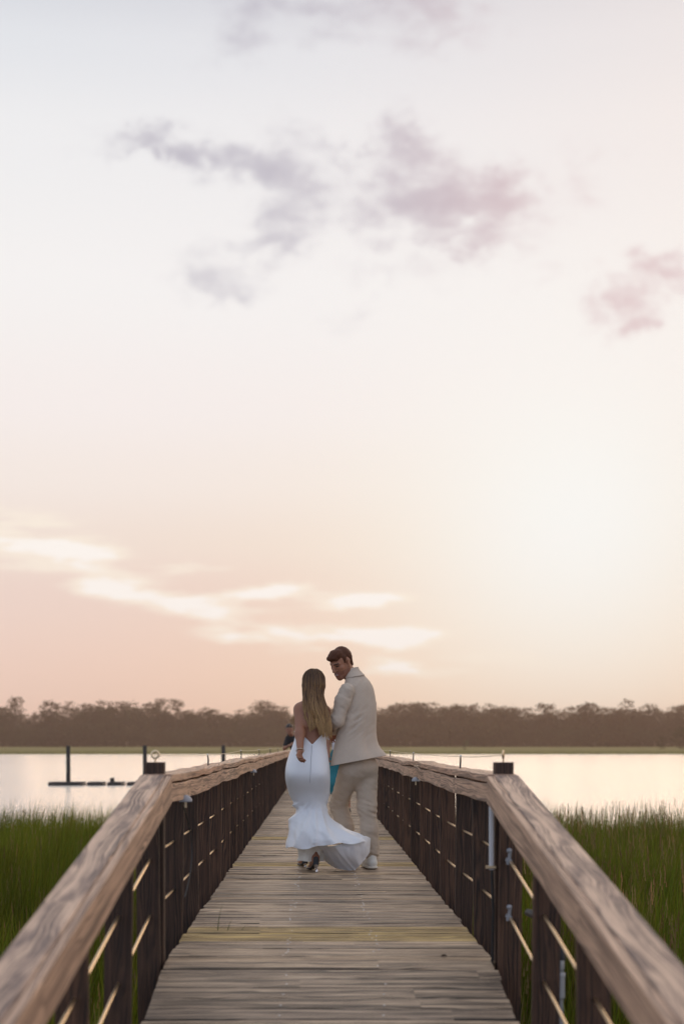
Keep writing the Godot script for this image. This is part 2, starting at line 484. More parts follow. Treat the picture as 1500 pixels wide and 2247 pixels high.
# ---------- materials ----------
func make_materials() -> void:
	var plank_tex := wood_texture(11, Color(0.05, 0.038, 0.030), Color(0.24, 0.19, 0.15), Color(0.50, 0.41, 0.33), 0.35, 0, 1.0, 0.45)
	var rail_tex := wood_texture(23, Color(0.13, 0.10, 0.097), Color(0.33, 0.262, 0.226), Color(0.47, 0.38, 0.315), 0.42, 9, 0.6, 0.9)
	var grain_tex := wood_texture(29, Color(0.12, 0.09, 0.08), Color(0.34, 0.265, 0.22), Color(0.50, 0.40, 0.33), 0.5, 1, 0.6, 0.45)
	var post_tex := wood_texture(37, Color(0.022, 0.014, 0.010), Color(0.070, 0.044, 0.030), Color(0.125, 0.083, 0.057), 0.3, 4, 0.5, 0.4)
	var tints := [Color(1.22, 1.09, 0.90), Color(1.02, 0.92, 0.78), Color(1.42, 1.27, 1.06), Color(0.80, 0.72, 0.63), Color(1.30, 1.11, 0.84)]
	M.plank = []
	for k in tints.size(): M.plank.append(wooden("weathered plank", plank_tex, tints[k], Vector3(0.42, 1.6, 1), 0.52, 0.55))
	M.plank_moss = wooden("mossy plank", plank_tex, Color(1.4, 1.19, 0.58), Vector3(0.42, 1.6, 1), 0.68, 0.55)
	M.ramp = wooden("weathered ramp rail timber", rail_tex, Color(1.34, 1.13, 0.95), Vector3(0.5, 1.6, 1), 0.62, 0.25)
	M.cap = wooden("weathered rail timber", grain_tex, Color(1.32, 1.07, 0.87), Vector3(0.36, 2.2, 1), 0.62, 0.15)
	M.cap_warm = wooden("tan rail timber", grain_tex, Color(1.34, 1.02, 0.80), Vector3(0.36, 2.2, 1), 0.62, 0.15)
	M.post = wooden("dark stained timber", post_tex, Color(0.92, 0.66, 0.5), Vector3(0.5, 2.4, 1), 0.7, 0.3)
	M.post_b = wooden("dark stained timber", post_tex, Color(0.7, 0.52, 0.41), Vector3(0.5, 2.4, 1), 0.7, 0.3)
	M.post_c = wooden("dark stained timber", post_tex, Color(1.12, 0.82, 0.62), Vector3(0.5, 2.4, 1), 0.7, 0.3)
	M.dark = std("tarred timber", Color(0.014, 0.019, 0.020), 0.8)
	M.steel = std("galvanised steel", Color(0.74, 0.58, 0.38), 0.34, 1.0)  # golden sky reflection is put into the base colour
	M.nail = std("zinc nail", Color(0.72, 0.70, 0.68), 0.4, 0.7)
	M.zinc = std("zinc casting", Color(0.30, 0.31, 0.34), 0.5, 0.5)
	M.shade = std("grey-white plastic", Color(0.34, 0.35, 0.38), 0.5)
	M.rust = std("dull iron", Color(0.10, 0.085, 0.08), 0.6, 0.6)
	M.white_plastic = std("white plastic", Color(0.62, 0.63, 0.66), 0.45)
	M.grey_plastic = std("grey conduit", Color(0.23, 0.24, 0.25), 0.45)
	M.black = std("black rubber", Color(0.012, 0.012, 0.013), 0.5)
	M.string = std("nylon line", Color(0.65, 0.52, 0.34), 0.5)
	var g := std("cordgrass", Color(1, 1, 1), 0.6, 0.0, 0.22)
	g.vertex_color_use_as_albedo = true
	g.backlight_enabled = true; g.backlight = lin(0.4, 0.4, 0.3)
	M.grass = g
	var fo := std("pine foliage", Color(1, 1, 1), 0.85, 0.0, 0.2)
	fo.vertex_color_use_as_albedo = true
	M.foliage = fo
	M.bark = std("pine bark", Color(0.075, 0.052, 0.040), 0.9)
	var wm := std("river water", Color(0.95, 0.95, 0.93), 0.12, 0.93, 0.7)
	var nt := NoiseTexture2D.new()
	nt.width = 512; nt.height = 512; nt.seamless = true; nt.as_normal_map = true; nt.bump_strength = 5.0
	nt.noise = fnl(91, 0.018, 4)
	wm.normal_enabled = true; wm.normal_texture = nt; wm.normal_scale = 4.0
	wm.uv1_scale = Vector3(0.16, 0.55, 1)
	M.water = wm
	M.mud = std("marsh mud", Color(0.045, 0.036, 0.026), 0.75)
	var mt := weave_texture(71, 0.5)
	var fm := cloth_like("far marsh grass", Color(0.36, 0.33, 0.10), mt, 0.05, 0.9, 0.5)
	fm.uv1_world_triplanar = true
	M.far_marsh = fm

func sheet(called: String, x0: float, x1: float, z0: float, z1: float, y0: float, y1: float, mat: Material) -> void:
	var mb := MB.new()
	var R := []
	for a in 9:
		var r := PackedVector3Array()
		for b in 9: r.append(Vector3(lerpf(x0, x1, b / 8.0), lerpf(y0, y1, a / 8.0), lerpf(z0, z1, a / 8.0)))
		R.append(r)
	var first := mb.rows(R)
	for k in mb.v.size(): mb.u[k] = Vector2(mb.v[k].x, mb.v[k].z)
	var o := part(called, mb.mesh(), mat, self, "structure")
	o.set_meta("label", {"ground": "dark marsh mud under the water and cordgrass", "river": "calm pale river mirroring the evening sky"}[called])

func make_ground() -> void:
	sheet("ground", -900, 900, 60, -1400, WATER - 0.6, WATER - 0.6, M.mud)
	sheet("river", -900, 900, 55, -520, WATER, WATER, M.water)
	# far shore: a low bank of marsh grass rising towards the wood
	var mb := MB.new()
	var n := fnl(3, 0.01, 3)
	var R := []
	for z in [[-468, -0.3], [-469, 0.75], [-472, 1.15], [-500, 1.2], [-560, 1.3], [-640, 1.45], [-720, 1.7], [-800, 2.1], [-1000, 3.0], [-1390, 3.5]]:
		var r := PackedVector3Array()
		for k in 121:
			var x := lerpf(-880, 880, k / 120.0)
			r.append(Vector3(x, WATER + z[1] + 0.12 * n.get_noise_2d(x * 4.0, z[0] * 1.0), z[0] + 5.0 * n.get_noise_2d(x * 1.5, 7.0)))
		R.append(r)
	mb.rows(R)
	var o := part("far_marsh", mb.mesh(), M.far_marsh, self, "structure")
	o.set_meta("label", "yellow-green marsh along the far shore below the wood")

# ---------- trees ----------
func crown_mesh(s: int, h: float, w: float, low: float, clumps: int, per: int) -> ArrayMesh:
	var r := RandomNumberGenerator.new(); r.seed = s
	var mb := MB.new()
	for k in clumps:
		var t := pow(r.randf(), 0.8)
		var y := lerpf(low, h, t)
		var rad := w * sqrt(maxf(0.03, 1.0 - pow(absf((y - lerpf(low, h, 0.55)) / ((h - low) * 0.58)), 2.0)))
		var a := r.randf() * TAU
		var rr := rad * sqrt(r.randf()) * 0.92
		var c := Vector3(cos(a) * rr, y, sin(a) * rr)
		var cs := r.randf_range(0.7, 1.5) * w / 5.0
		var sh := r.randf_range(0.7, 1.3)
		for q in per:
			var d := Vector3(r.randfn(), r.randfn() * 0.6, r.randfn()) * cs * 0.62
			var e1 := Vector3(r.randfn(), r.randfn() * 0.6, r.randfn()).normalized() * cs * r.randf_range(0.4, 0.8)
			var e2 := Vector3(r.randfn(), r.randfn() * 0.6, r.randfn()).normalized() * cs * r.randf_range(0.4, 0.8)
			var g := sh * r.randf_range(0.8, 1.2)
			mb.tint = Color(0.042 * g, 0.050 * g, 0.022 * g)
			var i0 := mb.vert(c + d); var i1 := mb.vert(c + d + e1); var i2 := mb.vert(c + d + e2)
			mb.tri(i0, i1, i2)
	return mb.mesh(false)

func trunk_mesh(s: int, h: float, r0: float, limbs: int, low: float, w: float) -> ArrayMesh:
	var r := RandomNumberGenerator.new(); r.seed = s
	var mb := MB.new()
	var path := []; var sc := []
	var p := Vector3.ZERO
	for k in 7:
		path.append(p); sc.append(lerpf(1.0, 0.2, k / 6.0))
		p += Vector3(r.randf_range(-0.2, 0.2), h / 6.5, r.randf_range(-0.2, 0.2))
	sweep(mb, path, round_profile(r0, 6), Vector3(0.2, 0, 1), sc)
	for k in limbs:
		var y := lerpf(low, h * 0.88, (k + r.randf()) / limbs)
		var a := r.randf() * TAU
		var l := w * r.randf_range(0.5, 0.85)
		var b := Vector3(0, y, 0)
		sweep(mb, [b, b + Vector3(cos(a) * l * 0.5, l * 0.25, sin(a) * l * 0.5), b + Vector3(cos(a) * l, l * 0.32, sin(a) * l)], round_profile(r0 * 0.3, 4), Vector3(0.1, 1, 0.2), [1.0, 0.7, 0.3], 0.0, false)
	return mb.mesh()

func forest_ground(z: float) -> float:
	return WATER + (2.1 if z > -820 else 2.3)

func make_forest() -> void:
	rng.seed = 77
	var kinds := []
	for k in 5:
		var h: float = [19.0, 17.0, 20.0, 15.0, 9.0][k]
		var low: float = [3.0, 2.0, 5.0, 1.0, 0.2][k]
		var c := crown_mesh(100 + k, h, [5.2, 5.8, 4.6, 6.2, 5.5][k], low, 64, 12)
		kinds.append(c)
	var xf := []; var cl := []
	for k in 5: xf.append([]); cl.append([])
	var sky := fnl(19, 0.02, 3)
	for row in 8:
		var x := -420.0
		while x < 430.0:
			x += rng.randf_range(2.6, 4.6)
			var z := -790.0 - row * 9.0 - rng.randf_range(-4, 4)
			var kind := rng.randi_range(0, 3)
			if row < 2 or (row < 4 and rng.randf() < 0.35): kind = 4
			var s := rng.randf_range(0.9, 1.22) * (1.0 + 0.34 * sky.get_noise_2d(x, row * 2.0))
			s *= 1.02 if x > 30.0 else 0.97
			xf[kind].append(Transform3D(Basis(Vector3.UP, rng.randf() * TAU).scaled(Vector3(s, s, s)), Vector3(x, forest_ground(z) - 0.3, z)))
			var t := rng.randf_range(0.75, 1.25)
			cl[kind].append(Color(t * rng.randf_range(0.95, 1.2), t, t * rng.randf_range(0.8, 1.1)))
	var root := Node3D.new()
	root.name = "distant_wood"; add_child(root)
	root.set_meta("kind", "stuff"); root.set_meta("label", "hazy brown wood closing off the far shore"); root.set_meta("category", "wood")
	for k in 5:
		var o := copies("crowns", kinds[k], M.foliage, root, xf[k], cl[k])
		o.set_meta("kind", "stuff")
	var tm := trunk_mesh(55, 14.0, 0.3, 0, 4.0, 4.0)
	var all := []
	for k in 4: all.append_array(xf[k])
	var tr := copies("trunks", tm, M.bark, root, all, [])
	tr.set_meta("kind", "stuff")
	# trees that stand out above the wood: [px, py of the top, crown half width in metres, label]
	var tall := [[35, 1531, 4.6, "tall pine with a split rounded top, farthest upriver in the wood"], [112, 1543, 5.2, "broad domed tree beside the split-topped pine in the wood"], [150, 1540, 3.2, "small pointed treetop beside the broad domed tree"], [236, 1556, 4.2, "low round treetop between two stands of pines"],
		[348, 1538, 3.6, "slim loose-crowned pine, first of the pair above the floating dock"], [386, 1536, 4.2, "dense dark-headed pine, second of the pair above the floating dock"], [466, 1559, 4.4, "low dark treetop past the pair of pines"],
		[926, 1544, 4.4, "tall pine rising where the wood begins past the groom"], [1006, 1549, 5.0, "wide flat-topped tree next to the tall pine past the groom"], [1115, 1551, 5.4, "bushy treetop in the unbroken run of the wood"], [1196, 1546, 5.2, "highest rounded crown in the unbroken run of the wood"], [1290, 1546, 5.6, "large domed crown after the dip in the wood"], [1352, 1556, 3.8, "narrow crown beside the large domed one"], [1422, 1547, 5.0, "tall spreading pine above the dark shore bushes"], [1494, 1553, 4.0, "pine at the end of the wood above the dark shore bushes"]]
	for q in tall.size():
		var a: Array = tall[q]
		var d := 805.0
		var top := W(a[0], a[1], d)
		var base := Vector3(top.x, forest_ground(-d) - 0.2, -d)
		var h := top.y - base.y
		var t := thing("pine_tree", a[3], "tree", base, "pines standing above the far wood")
		part("trunk", trunk_mesh(200 + q, h * 0.92, 0.34, 7, h * 0.5, a[2]), M.bark, t)
		part("crown", crown_mesh(300 + q, h, a[2] * 1.25, h * 0.55, 90, 14), M.foliage, t)
	for a in [[1452, 1616, 5.2, 560.0, "small dark bush on the far marsh"], [1496, 1598, 9.0, 560.0, "large dark bush on the far marsh beside a smaller one"], [1020, 1625, 2.6, 500.0, "lone pale green bush on the far marsh bank"]]:
		var top := W(a[0], a[1], a[3])
		var base := Vector3(top.x, WATER + 1.15, -a[3])
		var h := top.y - base.y
		var t := thing("bush", a[4], "bush", base)
		part("trunk", trunk_mesh(int(a[0]), h * 0.7, 0.12, 4, 0.6, a[2] * 0.6), M.bark, t)
		var cm := crown_mesh(400 + int(a[0]), h, a[2] * 0.55, 0.0, 40, 10)
		var fm: StandardMaterial3D = M.foliage
		if a[0] == 1020:
			fm = M.foliage.duplicate(); fm.albedo_color = lin(1.0, 1.0, 1.0); fm.resource_name = "pale foliage"
			fm.vertex_color_use_as_albedo = false; fm.albedo_color = lin(0.16, 0.2, 0.09)
		part("crown", cm, fm, t)

# ---------- marsh grass ----------
func tuft(s: int, tall: float, blades: int, dry: float) -> ArrayMesh:
	var r := RandomNumberGenerator.new(); r.seed = s
	var mb := MB.new()
	for k in blades:
		var a := r.randf() * TAU
		var b := Vector3(cos(a), 0, sin(a)) * r.randf() * 0.16
		var h := tall * r.randf_range(0.62, 1.05)
		var da := r.randf() * TAU
		var lean := Vector3(cos(da), 0, sin(da)) * h * r.randf_range(0.04, 0.24) + Vector3(0.05, 0, 0) * h
		var side := Vector3(-sin(da), 0, cos(da)).rotated(Vector3.UP, r.randf_range(-1.2, 1.2))
		var wd := r.randf_range(0.004, 0.0085)
		var isdry := r.randf() < dry
		var g := r.randf_range(0.75, 1.25)
		mb.tint = Color(0.23 * g, 0.17 * g, 0.075 * g) if isdry else Color(0.105 * g * r.randf_range(0.85, 1.25), 0.140 * g, 0.012 * g)
		var pl := -1; var pr := -1
		for q in 6:
			var t := q / 5.0
			var c := b + Vector3(0, h * t * (1.0 - 0.06 * t), 0) + lean * t * t
			var w2 := wd * (1.0 - pow(t, 2.2)) + 0.0006
			var i0 := mb.vert(c - side * w2); var i1 := mb.vert(c + side * w2)
			if q > 0: mb.quad(pl, pr, i1, i0)
			pl = i0; pr = i1
		if isdry and r.randf() < 0.6:     # a seed head
			var tip := b + Vector3(0, h * 0.94, 0) + lean
			for q in 5:
				var p := tip + Vector3(r.randf_range(-0.012, 0.012), -q * 0.035 + 0.05, r.randf_range(-0.012, 0.012))
				var i0 := mb.vert(p - Vector3(0.007, 0, 0)); var i1 := mb.vert(p + Vector3(0.007, 0, 0.004)); var i2 := mb.vert(p + Vector3(0.001, 0.06, 0))
				mb.tri(i0, i1, i2)
	return mb.mesh()

func make_marsh() -> void:
	rng.seed = 9
	var edge := fnl(33, 0.12, 3); var dens := fnl(35, 0.22, 3)
	for s in [-1, 1]:
		var root := Node3D.new()
		root.name = numbered("marsh_grass"); add_child(root)
		root.set_meta("kind", "stuff"); root.set_meta("category", "grass")
		root.set_meta("label", "tall green cordgrass on the side of the floating dock" if s < 0 else "tall green cordgrass with dry stalks beside the grey conduit")
		var kinds := []
		for k in 6: kinds.append(tuft(500 + k + (50 if s > 0 else 0), [1.5, 1.62, 1.72, 1.4, 1.6, 1.8][k], 28, [0.01, 0.02, 0.01, 0.03, 0.2, 0.06][k]))
		var xf := []; var cl := []
		for k in 6: xf.append([]); cl.append([])
		var z := -1.5
		while z > -33.0:
			var x := 1.12
			while x < 12.5:
				var X: float = s * (x + rng.randf_range(-0.1, 0.1)) + CX; var Z := z + rng.randf_range(-0.12, 0.12)
				x += 0.18 if z > -16.0 else 0.21
				if Z < -31.0 + 1.6 * edge.get_noise_2d(X * 3.0, 5.0): continue
				var dn := dens.get_noise_2d(X, Z)
				if dn < -0.55 + rng.randf() * 0.2: continue
				var kind := rng.randi_range(0, 5)
				if kind == 4 and rng.randf() < 0.6: kind = 1
				var sc := rng.randf_range(0.92, 1.06) * (1.0 + 0.06 * edge.get_noise_2d(X * 2.0, Z * 2.0))
				xf[kind].append(Transform3D(Basis(Vector3.UP, rng.randf_range(-0.7, 0.7)).scaled(Vector3(1.0, sc * 1.07, 1.0)), Vector3(X, WATER - 0.02, Z)))
				var t := 1.08 + 0.8 * dn + rng.randf_range(-0.15, 0.15)
				cl[kind].append(Color(t * rng.randf_range(0.95, 1.35), t, t))
			z -= 0.18 if z > -16.0 else 0.21
		for k in 6:
			var o := copies("tufts", kinds[k], M.grass, root, xf[k], cl[k])
			o.set_meta("kind", "stuff")

# ---------- boardwalk ----------
var wob := FastNoiseLite.new()

func make_boardwalk() -> void:
	rng.seed = 4
	var root := Node3D.new()
	root.name = "boardwalk"; add_child(root)
	root.set_meta("kind", "structure"); root.set_meta("label", "long weathered plank boardwalk leading out over the water")
	var meshes := []
	for k in 12:
		var mb := MB.new()
		var L := 0.778 + rng.randf_range(-0.006, 0.008)
		var bow := rng.randf_range(-0.002, 0.004)
		sweep(mb, [Vector3(-L, 0, 0), Vector3(-L * 0.33, bow, 0), Vector3(L * 0.33, bow, 0.001), Vector3(L, 0, 0)], chamfered(0.135, 0.038, 0.006), Vector3.UP, [], rng.randf() * 2.0)
		for q in mb.u.size(): mb.u[q].y += k * 0.37
		meshes.append(mb.mesh(false))
	var nails := MB.new()
	var d := -3.0
	var count := 0
	var rest := []
	while d < DECK_END:
		var pitch := 0.1435 if d >= KINK else 0.142
		var y := deck_y(d + 0.07) - 0.019 + rng.randf_range(-0.005, 0.003)
		var turn := Basis(Vector3.UP, rng.randf_range(-0.003, 0.003)) * Basis(Vector3.RIGHT, rng.randf_range(-0.02, 0.02))
		if d < KINK - 0.05: turn = Basis(Vector3.RIGHT, atan(SLOPE)) * turn
		var flip := Basis(Vector3.UP, PI) if rng.randf() < 0.5 else Basis()
		var at := Transform3D(turn * flip, Vector3(CX + rng.randf_range(-0.006, 0.006), y, -(d + 0.07)))
		var k := rng.randi_range(0, 11)
		var mat: Material = M.plank[[0, 0, 1, 1, 2, 3, 4, 0, 1][rng.randi_range(0, 8)]]
		if (d > 7.38 and d < 8.08) or (d > 12.1 and d < 12.4) or (d > 15.5 and d < 15.9): mat = M.plank_moss
		if d > 4.6 and count < 300:
			var o := part("plank", meshes[k], mat, root)
			o.transform = at
			count += 1
		else:
			rest.append(at)
		if d > 4.0 and d < 20.0:
			for nx in [-0.21, 0.24]:
				for q in [-0.035, 0.035]:
					if rng.randf() < 0.25: continue
					var p := at * Vector3(0, 0.019, 0)
					lathe(nails, Vector3(CX + nx + 0.02 * rng.randf_range(-1, 1), p.y + 0.0005, p.z + q), Vector3.UP, [Vector2(0.0042, -0.002), Vector2(0.0042, 0.001), Vector2(0.0, 0.0016)], 6)
		d += pitch
	var far := copies("far_planks", meshes[0], M.plank[0], root, rest, [])
	far.set_meta("kind", "stuff")
	part("nails", nails.mesh(), M.nail, root, "stuff")
	# bearers, joists and piles underneath
	for s in [-1, 0, 1]:
		var x: float = CX + s * 0.735
		var mb := MB.new()
		sweep(mb, [Vector3(x, deck_y(-3.0) - 0.16, 3.0), Vector3(x, -0.16, -KINK), Vector3(x, -0.16, -DECK_END)], chamfered(0.05, 0.23, 0.004))
		part("joist", mb.mesh(false), M.post_b, root)
	var pz := 2.0
	while pz < DECK_END:
		for s in [-1, 1]:
			var x: float = CX + s * 0.62
			var mb := MB.new()
			sweep(mb, [Vector3(x, WATER - 0.6, -pz), Vector3(x, deck_y(pz) - 0.285, -pz)], round_profile(0.12, 10), Vector3(0, 0, 1))
			part("pile", mb.mesh(), M.dark, root)
		var cb := MB.new()
		sweep(cb, [Vector3(CX - 0.85, deck_y(pz) - 0.38, -pz - 0.15), Vector3(CX + 0.85, deck_y(pz) - 0.38, -pz - 0.15)], chamfered(0.06, 0.2, 0.004))
		part("cross_beam", cb.mesh(false), M.post_b, root)
		pz += 3.6

func rail_wave(d: float, s: int) -> Vector2:      # (outwards, upwards) warp of old rail timber
	var k := wob.get_noise_2d(d * 9.0, s * 50.0); var k2 := wob.get_noise_2d(d * 22.0, s * 90.0 + 30.0)
	var f := smoothstep(KINK, KINK + 0.6, d)
	return Vector2(0.014 * k + 0.002 * k2, 0.006 * k2 + 0.016 * wob.get_noise_2d(d * 8.0, s * 70.0)) * f

func make_railings() -> void:
	wob.seed = 12; wob.frequency = 0.05; wob.fractal_octaves = 2
	for s in [-1, 1]:
		rng.seed = 60 + s
		var lab := "weathered wooden railing with tan inner face, on the side of the floating dock" if s < 0 else "weathered grey wooden railing beside the grey conduit and dry grass"
		var t := thing("railing", lab, "railing", Vector3.ZERO)
		var wm: Material = M.cap
		var H := 0.8915
		# flat rail: cap boards over an edge board, in lengths
		var d := KINK - 0.03
		var k := 0
		while d < DECK_END:
			var L := minf([2.05, 2.7, 2.4, 3.1][k % 4] if k > 0 else (1.1 if s < 0 else 1.75), DECK_END - d)
			for layer in 2:
				var path := []
				var dd := d if layer == 0 else d - (0.0 if k == 0 else 0.25)
				var n := int(L / 0.2) + 1
				for q in n + 1:
					var e := dd + (L - 0.004) * q / n
					if layer == 1: e = minf(e, dd + L)
					var wv := rail_wave(e, s)
					if layer == 0: path.append(Vector3(CX + s * (0.745 + 0.07 + wv.x), H - 0.019 + wv.y, -e))
					else: path.append(Vector3(CX + s * (0.748 + 0.019 + wv.x * 0.8), H - 0.044 - 0.0455 - 0.003 * (1.0 + sin(e * 1.7)) + wv.y * 0.9 + 0.003 * sin(e * 5.0), -e))
				var mb := MB.new()
				sweep(mb, path, chamfered(0.14, 0.038, 0.004) if layer == 0 else chamfered(0.038, 0.089, 0.003), Vector3.UP, [], rng.randf() * 2.0)
				for q in mb.u.size(): mb.u[q].y += rng.randi_range(0, 9) * 0.0 + k * 0.31 + layer * 0.17
				part("cap_board" if layer == 0 else "rail_board", mb.mesh(false), wm if layer == 1 else (M.cap_warm if k % 3 == 1 else M.cap), t)
			d += L
			k += 1
		# ramp rail: one heavy timber on the slope
		for lay in 2:
			var mbr := MB.new()
			var pr := []
			for q in 17:
				var e := KINK - 0.034 - q * 0.52
				var wv := 0.004 * wob.get_noise_2d(e * 8.0, s * 31.0)
				if lay == 0: pr.append(Vector3(CX + s * (0.774 + 0.059), H - 0.064 - (KINK - e) * SLOPE + wv, -e))
				else: pr.append(Vector3(CX + s * (0.743 + 0.0155), H - 0.068 - (KINK - e) * SLOPE + wv, -e))
			sweep(mbr, pr, chamfered(0.118, 0.132, 0.005) if lay == 0 else chamfered(0.031, 0.130, 0.004), Vector3.UP, [], 0.4 * s)
			part("ramp_rail" if lay == 0 else "ramp_fascia", mbr.mesh(false), M.ramp if lay == 0 else M.cap, t)
		# upright boards on edge, every bay
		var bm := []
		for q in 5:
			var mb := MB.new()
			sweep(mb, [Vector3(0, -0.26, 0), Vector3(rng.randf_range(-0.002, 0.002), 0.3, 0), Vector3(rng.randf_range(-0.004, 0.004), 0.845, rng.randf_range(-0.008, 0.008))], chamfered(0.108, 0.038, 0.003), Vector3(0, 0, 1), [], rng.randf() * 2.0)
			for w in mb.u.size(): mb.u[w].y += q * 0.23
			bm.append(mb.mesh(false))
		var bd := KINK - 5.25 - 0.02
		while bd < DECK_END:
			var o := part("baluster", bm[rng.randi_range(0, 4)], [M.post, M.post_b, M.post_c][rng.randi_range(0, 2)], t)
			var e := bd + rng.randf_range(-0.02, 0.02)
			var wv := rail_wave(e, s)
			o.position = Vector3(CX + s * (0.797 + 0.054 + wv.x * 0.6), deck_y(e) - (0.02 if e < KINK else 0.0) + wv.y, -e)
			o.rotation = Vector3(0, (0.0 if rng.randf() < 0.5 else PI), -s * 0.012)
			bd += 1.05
		# heavy post at the turn of the rail, its sawn top above the cap
		var pm := MB.new()
		sweep(pm, [Vector3(0, -0.5, 0), Vector3(0, H + 0.056, 0)], chamfered(0.089, 0.089, 0.004), Vector3(0, 0, 1))
		var post := part("post", pm.mesh(false), M.post_b, t)
		post.position = Vector3(CX + s * 0.835, 0, -KINK - 0.085)
		# eye bolt in the post top
		var eb := MB.new()
		var ring := []
		for q in 17: ring.append(Vector3(cos(TAU * q / 16.0) * 0.017, 0.037 + sin(TAU * q / 16.0) * 0.017, 0))
		sweep(eb, ring, round_profile(0.0055, 6), Vector3(0, 0, 1), [], 0.0, false)
		sweep(eb, [Vector3(0, -0.02, 0), Vector3(0, 0.021, 0)], round_profile(0.0045, 6), Vector3(0, 0, 1))
		var bolt := part("eye_bolt", eb.mesh(), M.steel, post)
		bolt.position = Vector3(0.0, H + 0.056, 0.0)
		bolt.rotation.y = 0.05 if s < 0 else 1.35
		# rods through the uprights
		for hgt in [0.50, 0.235]:
			for seg in 2:
				var mb := MB.new()
				var path := []
				if seg == 0:
					for q in 6: path.append(Vector3(CX + s * 0.846, hgt + deck_y(1.3 + (KINK - 1.3) * q / 5.0) + 0.004 * sin(q * 2.1), -(1.3 + (KINK - 1.3) * q / 5.0)))
				else:
					for q in 60:
						var e := KINK + 0.02 + (DECK_END - KINK - 0.3) * q / 59.0
						path.append(Vector3(CX + s * (0.846 + rail_wave(e, s).x * 0.6), hgt + 0.006 * sin(q * 1.7), -e))
				sweep(mb, path, round_profile(0.0062, 7), Vector3.UP)
				part("rod", mb.mesh(), M.steel, t)
			if s < 0: continue
			# clamp where the two runs of rod meet
			var cm := MB.new()
			sweep(cm, [Vector3(0, 0, 0.0), Vector3(0, 0, 0.05)], round_profile(0.014, 6), Vector3.UP)
			for w in [-1, 1]:
				sweep(cm, [Vector3(0, 0, 0.03), Vector3(0.006 * w, 0.03 * w + 0.012, 0.034)], round_profile(0.008, 6), Vector3(0, 0, 1))
			lathe(cm, Vector3(0.002, 0.046, 0.034), Vector3(0, 0, 1), [Vector2(0.0, -0.008), Vector2(0.013, -0.005), Vector2(0.013, 0.005), Vector2(0.0, 0.008)], 10)
			var c := part("rod_clamp", cm.mesh(), M.zinc, t)
			c.position = Vector3(CX + s * 0.84, hgt - 0.012, -KINK + 0.045)

# ---------- small things ----------
func deck_lamp(at: Vector3, s: int, label: String, cord: bool) -> void:
	var t := thing("deck_lamp", label, "lamp", at, "small unlit lamps under the handrails")
	var mb := MB.new()
	var pts := []
	for k in 9:
		var a := k / 8.0 * PI / 2
		pts.append(Vector2(0.034 * sin(a) + 0.0005, 0.036 * cos(a)))
	pts.append(Vector2(0.03, 0.0)); pts.append(Vector2(0.0005, 0.004))
	lathe(mb, Vector3.ZERO, Vector3(0, 1, 0), pts, 18)
	part("shade", mb.mesh(), M.shade, t)
	var sb := MB.new()
	sweep(sb, [Vector3(0, 0.006, 0), Vector3(0, -0.03, 0)], round_profile(0.006, 8), Vector3(0, 0, 1))
	part("stem", sb.mesh(), M.string, t)
	var bk := MB.new()
	sweep(bk, [Vector3(0, 0.028, 0), Vector3(0.05 * s, 0.03, 0)], chamfered(0.02, 0.016, 0.003))
	part("bracket", bk.mesh(false), M.rust, t)
	if cord:
		var cb := MB.new()
		var path := []
		for k in 15:
			var u := k / 14.0
			path.append(Vector3(0.03 * s + 0.045 * sin(u * 2.6) * -s, 0.02 - 0.52 * u, -0.62 * u * (1.0 - u) * 1.2 - 0.02))
		sweep(cb, path, round_profile(0.0035, 6), Vector3(0, 0, 1))
		part("cord", cb.mesh(), M.black, t)

func bird_line(s: int, first: float, label: String) -> void:
	var t := thing("bird_line", label, "line", Vector3.ZERO, "lines strung along the handrails")
	var X: float = CX + s * 0.835
	var pts := [Vector3(X, 0.8915 + 0.056 + 0.037, -KINK - 0.085)]
	var d := first
	while d < 40.0:
		var wv := rail_wave(d, s)
		var base := Vector3(X + s * wv.x - s * 0.012, 0.8915 + wv.y - 0.01, -d)
		var mb := MB.new()
		sweep(mb, [base, base + Vector3(0.002, 0.05, 0), base + Vector3(0.003 * s, 0.088, 0.002)], round_profile(0.0055, 6), Vector3(0, 0, 1), [1.0, 1.0, 0.8])
		var pg := part("peg", mb.mesh(), M.rust, t)
		var tb := MB.new()
		lathe(tb, base + Vector3(0.003 * s, 0.082, 0.002), Vector3.UP, [Vector2(0.0005, 0.0), Vector2(0.0065, 0.001), Vector2(0.0065, 0.009), Vector2(0.0005, 0.011)], 8)
		part("insulator", tb.mesh(), M.white_plastic, pg)
		pts.append(base + Vector3(0, 0.083, 0))
		d += 4.35
	var mb := MB.new()
	for k in pts.size() - 1:
		var path := []
		for q in 7:
			var u := q / 6.0
			path.append(pts[k].lerp(pts[k + 1], u) - Vector3(0, 0.006 * 4.0 * u * (1.0 - u), 0))
		sweep(mb, path, round_profile(0.0022, 5), Vector3.UP, [], 0.0, false)
	part("line", mb.mesh(), M.string, t)

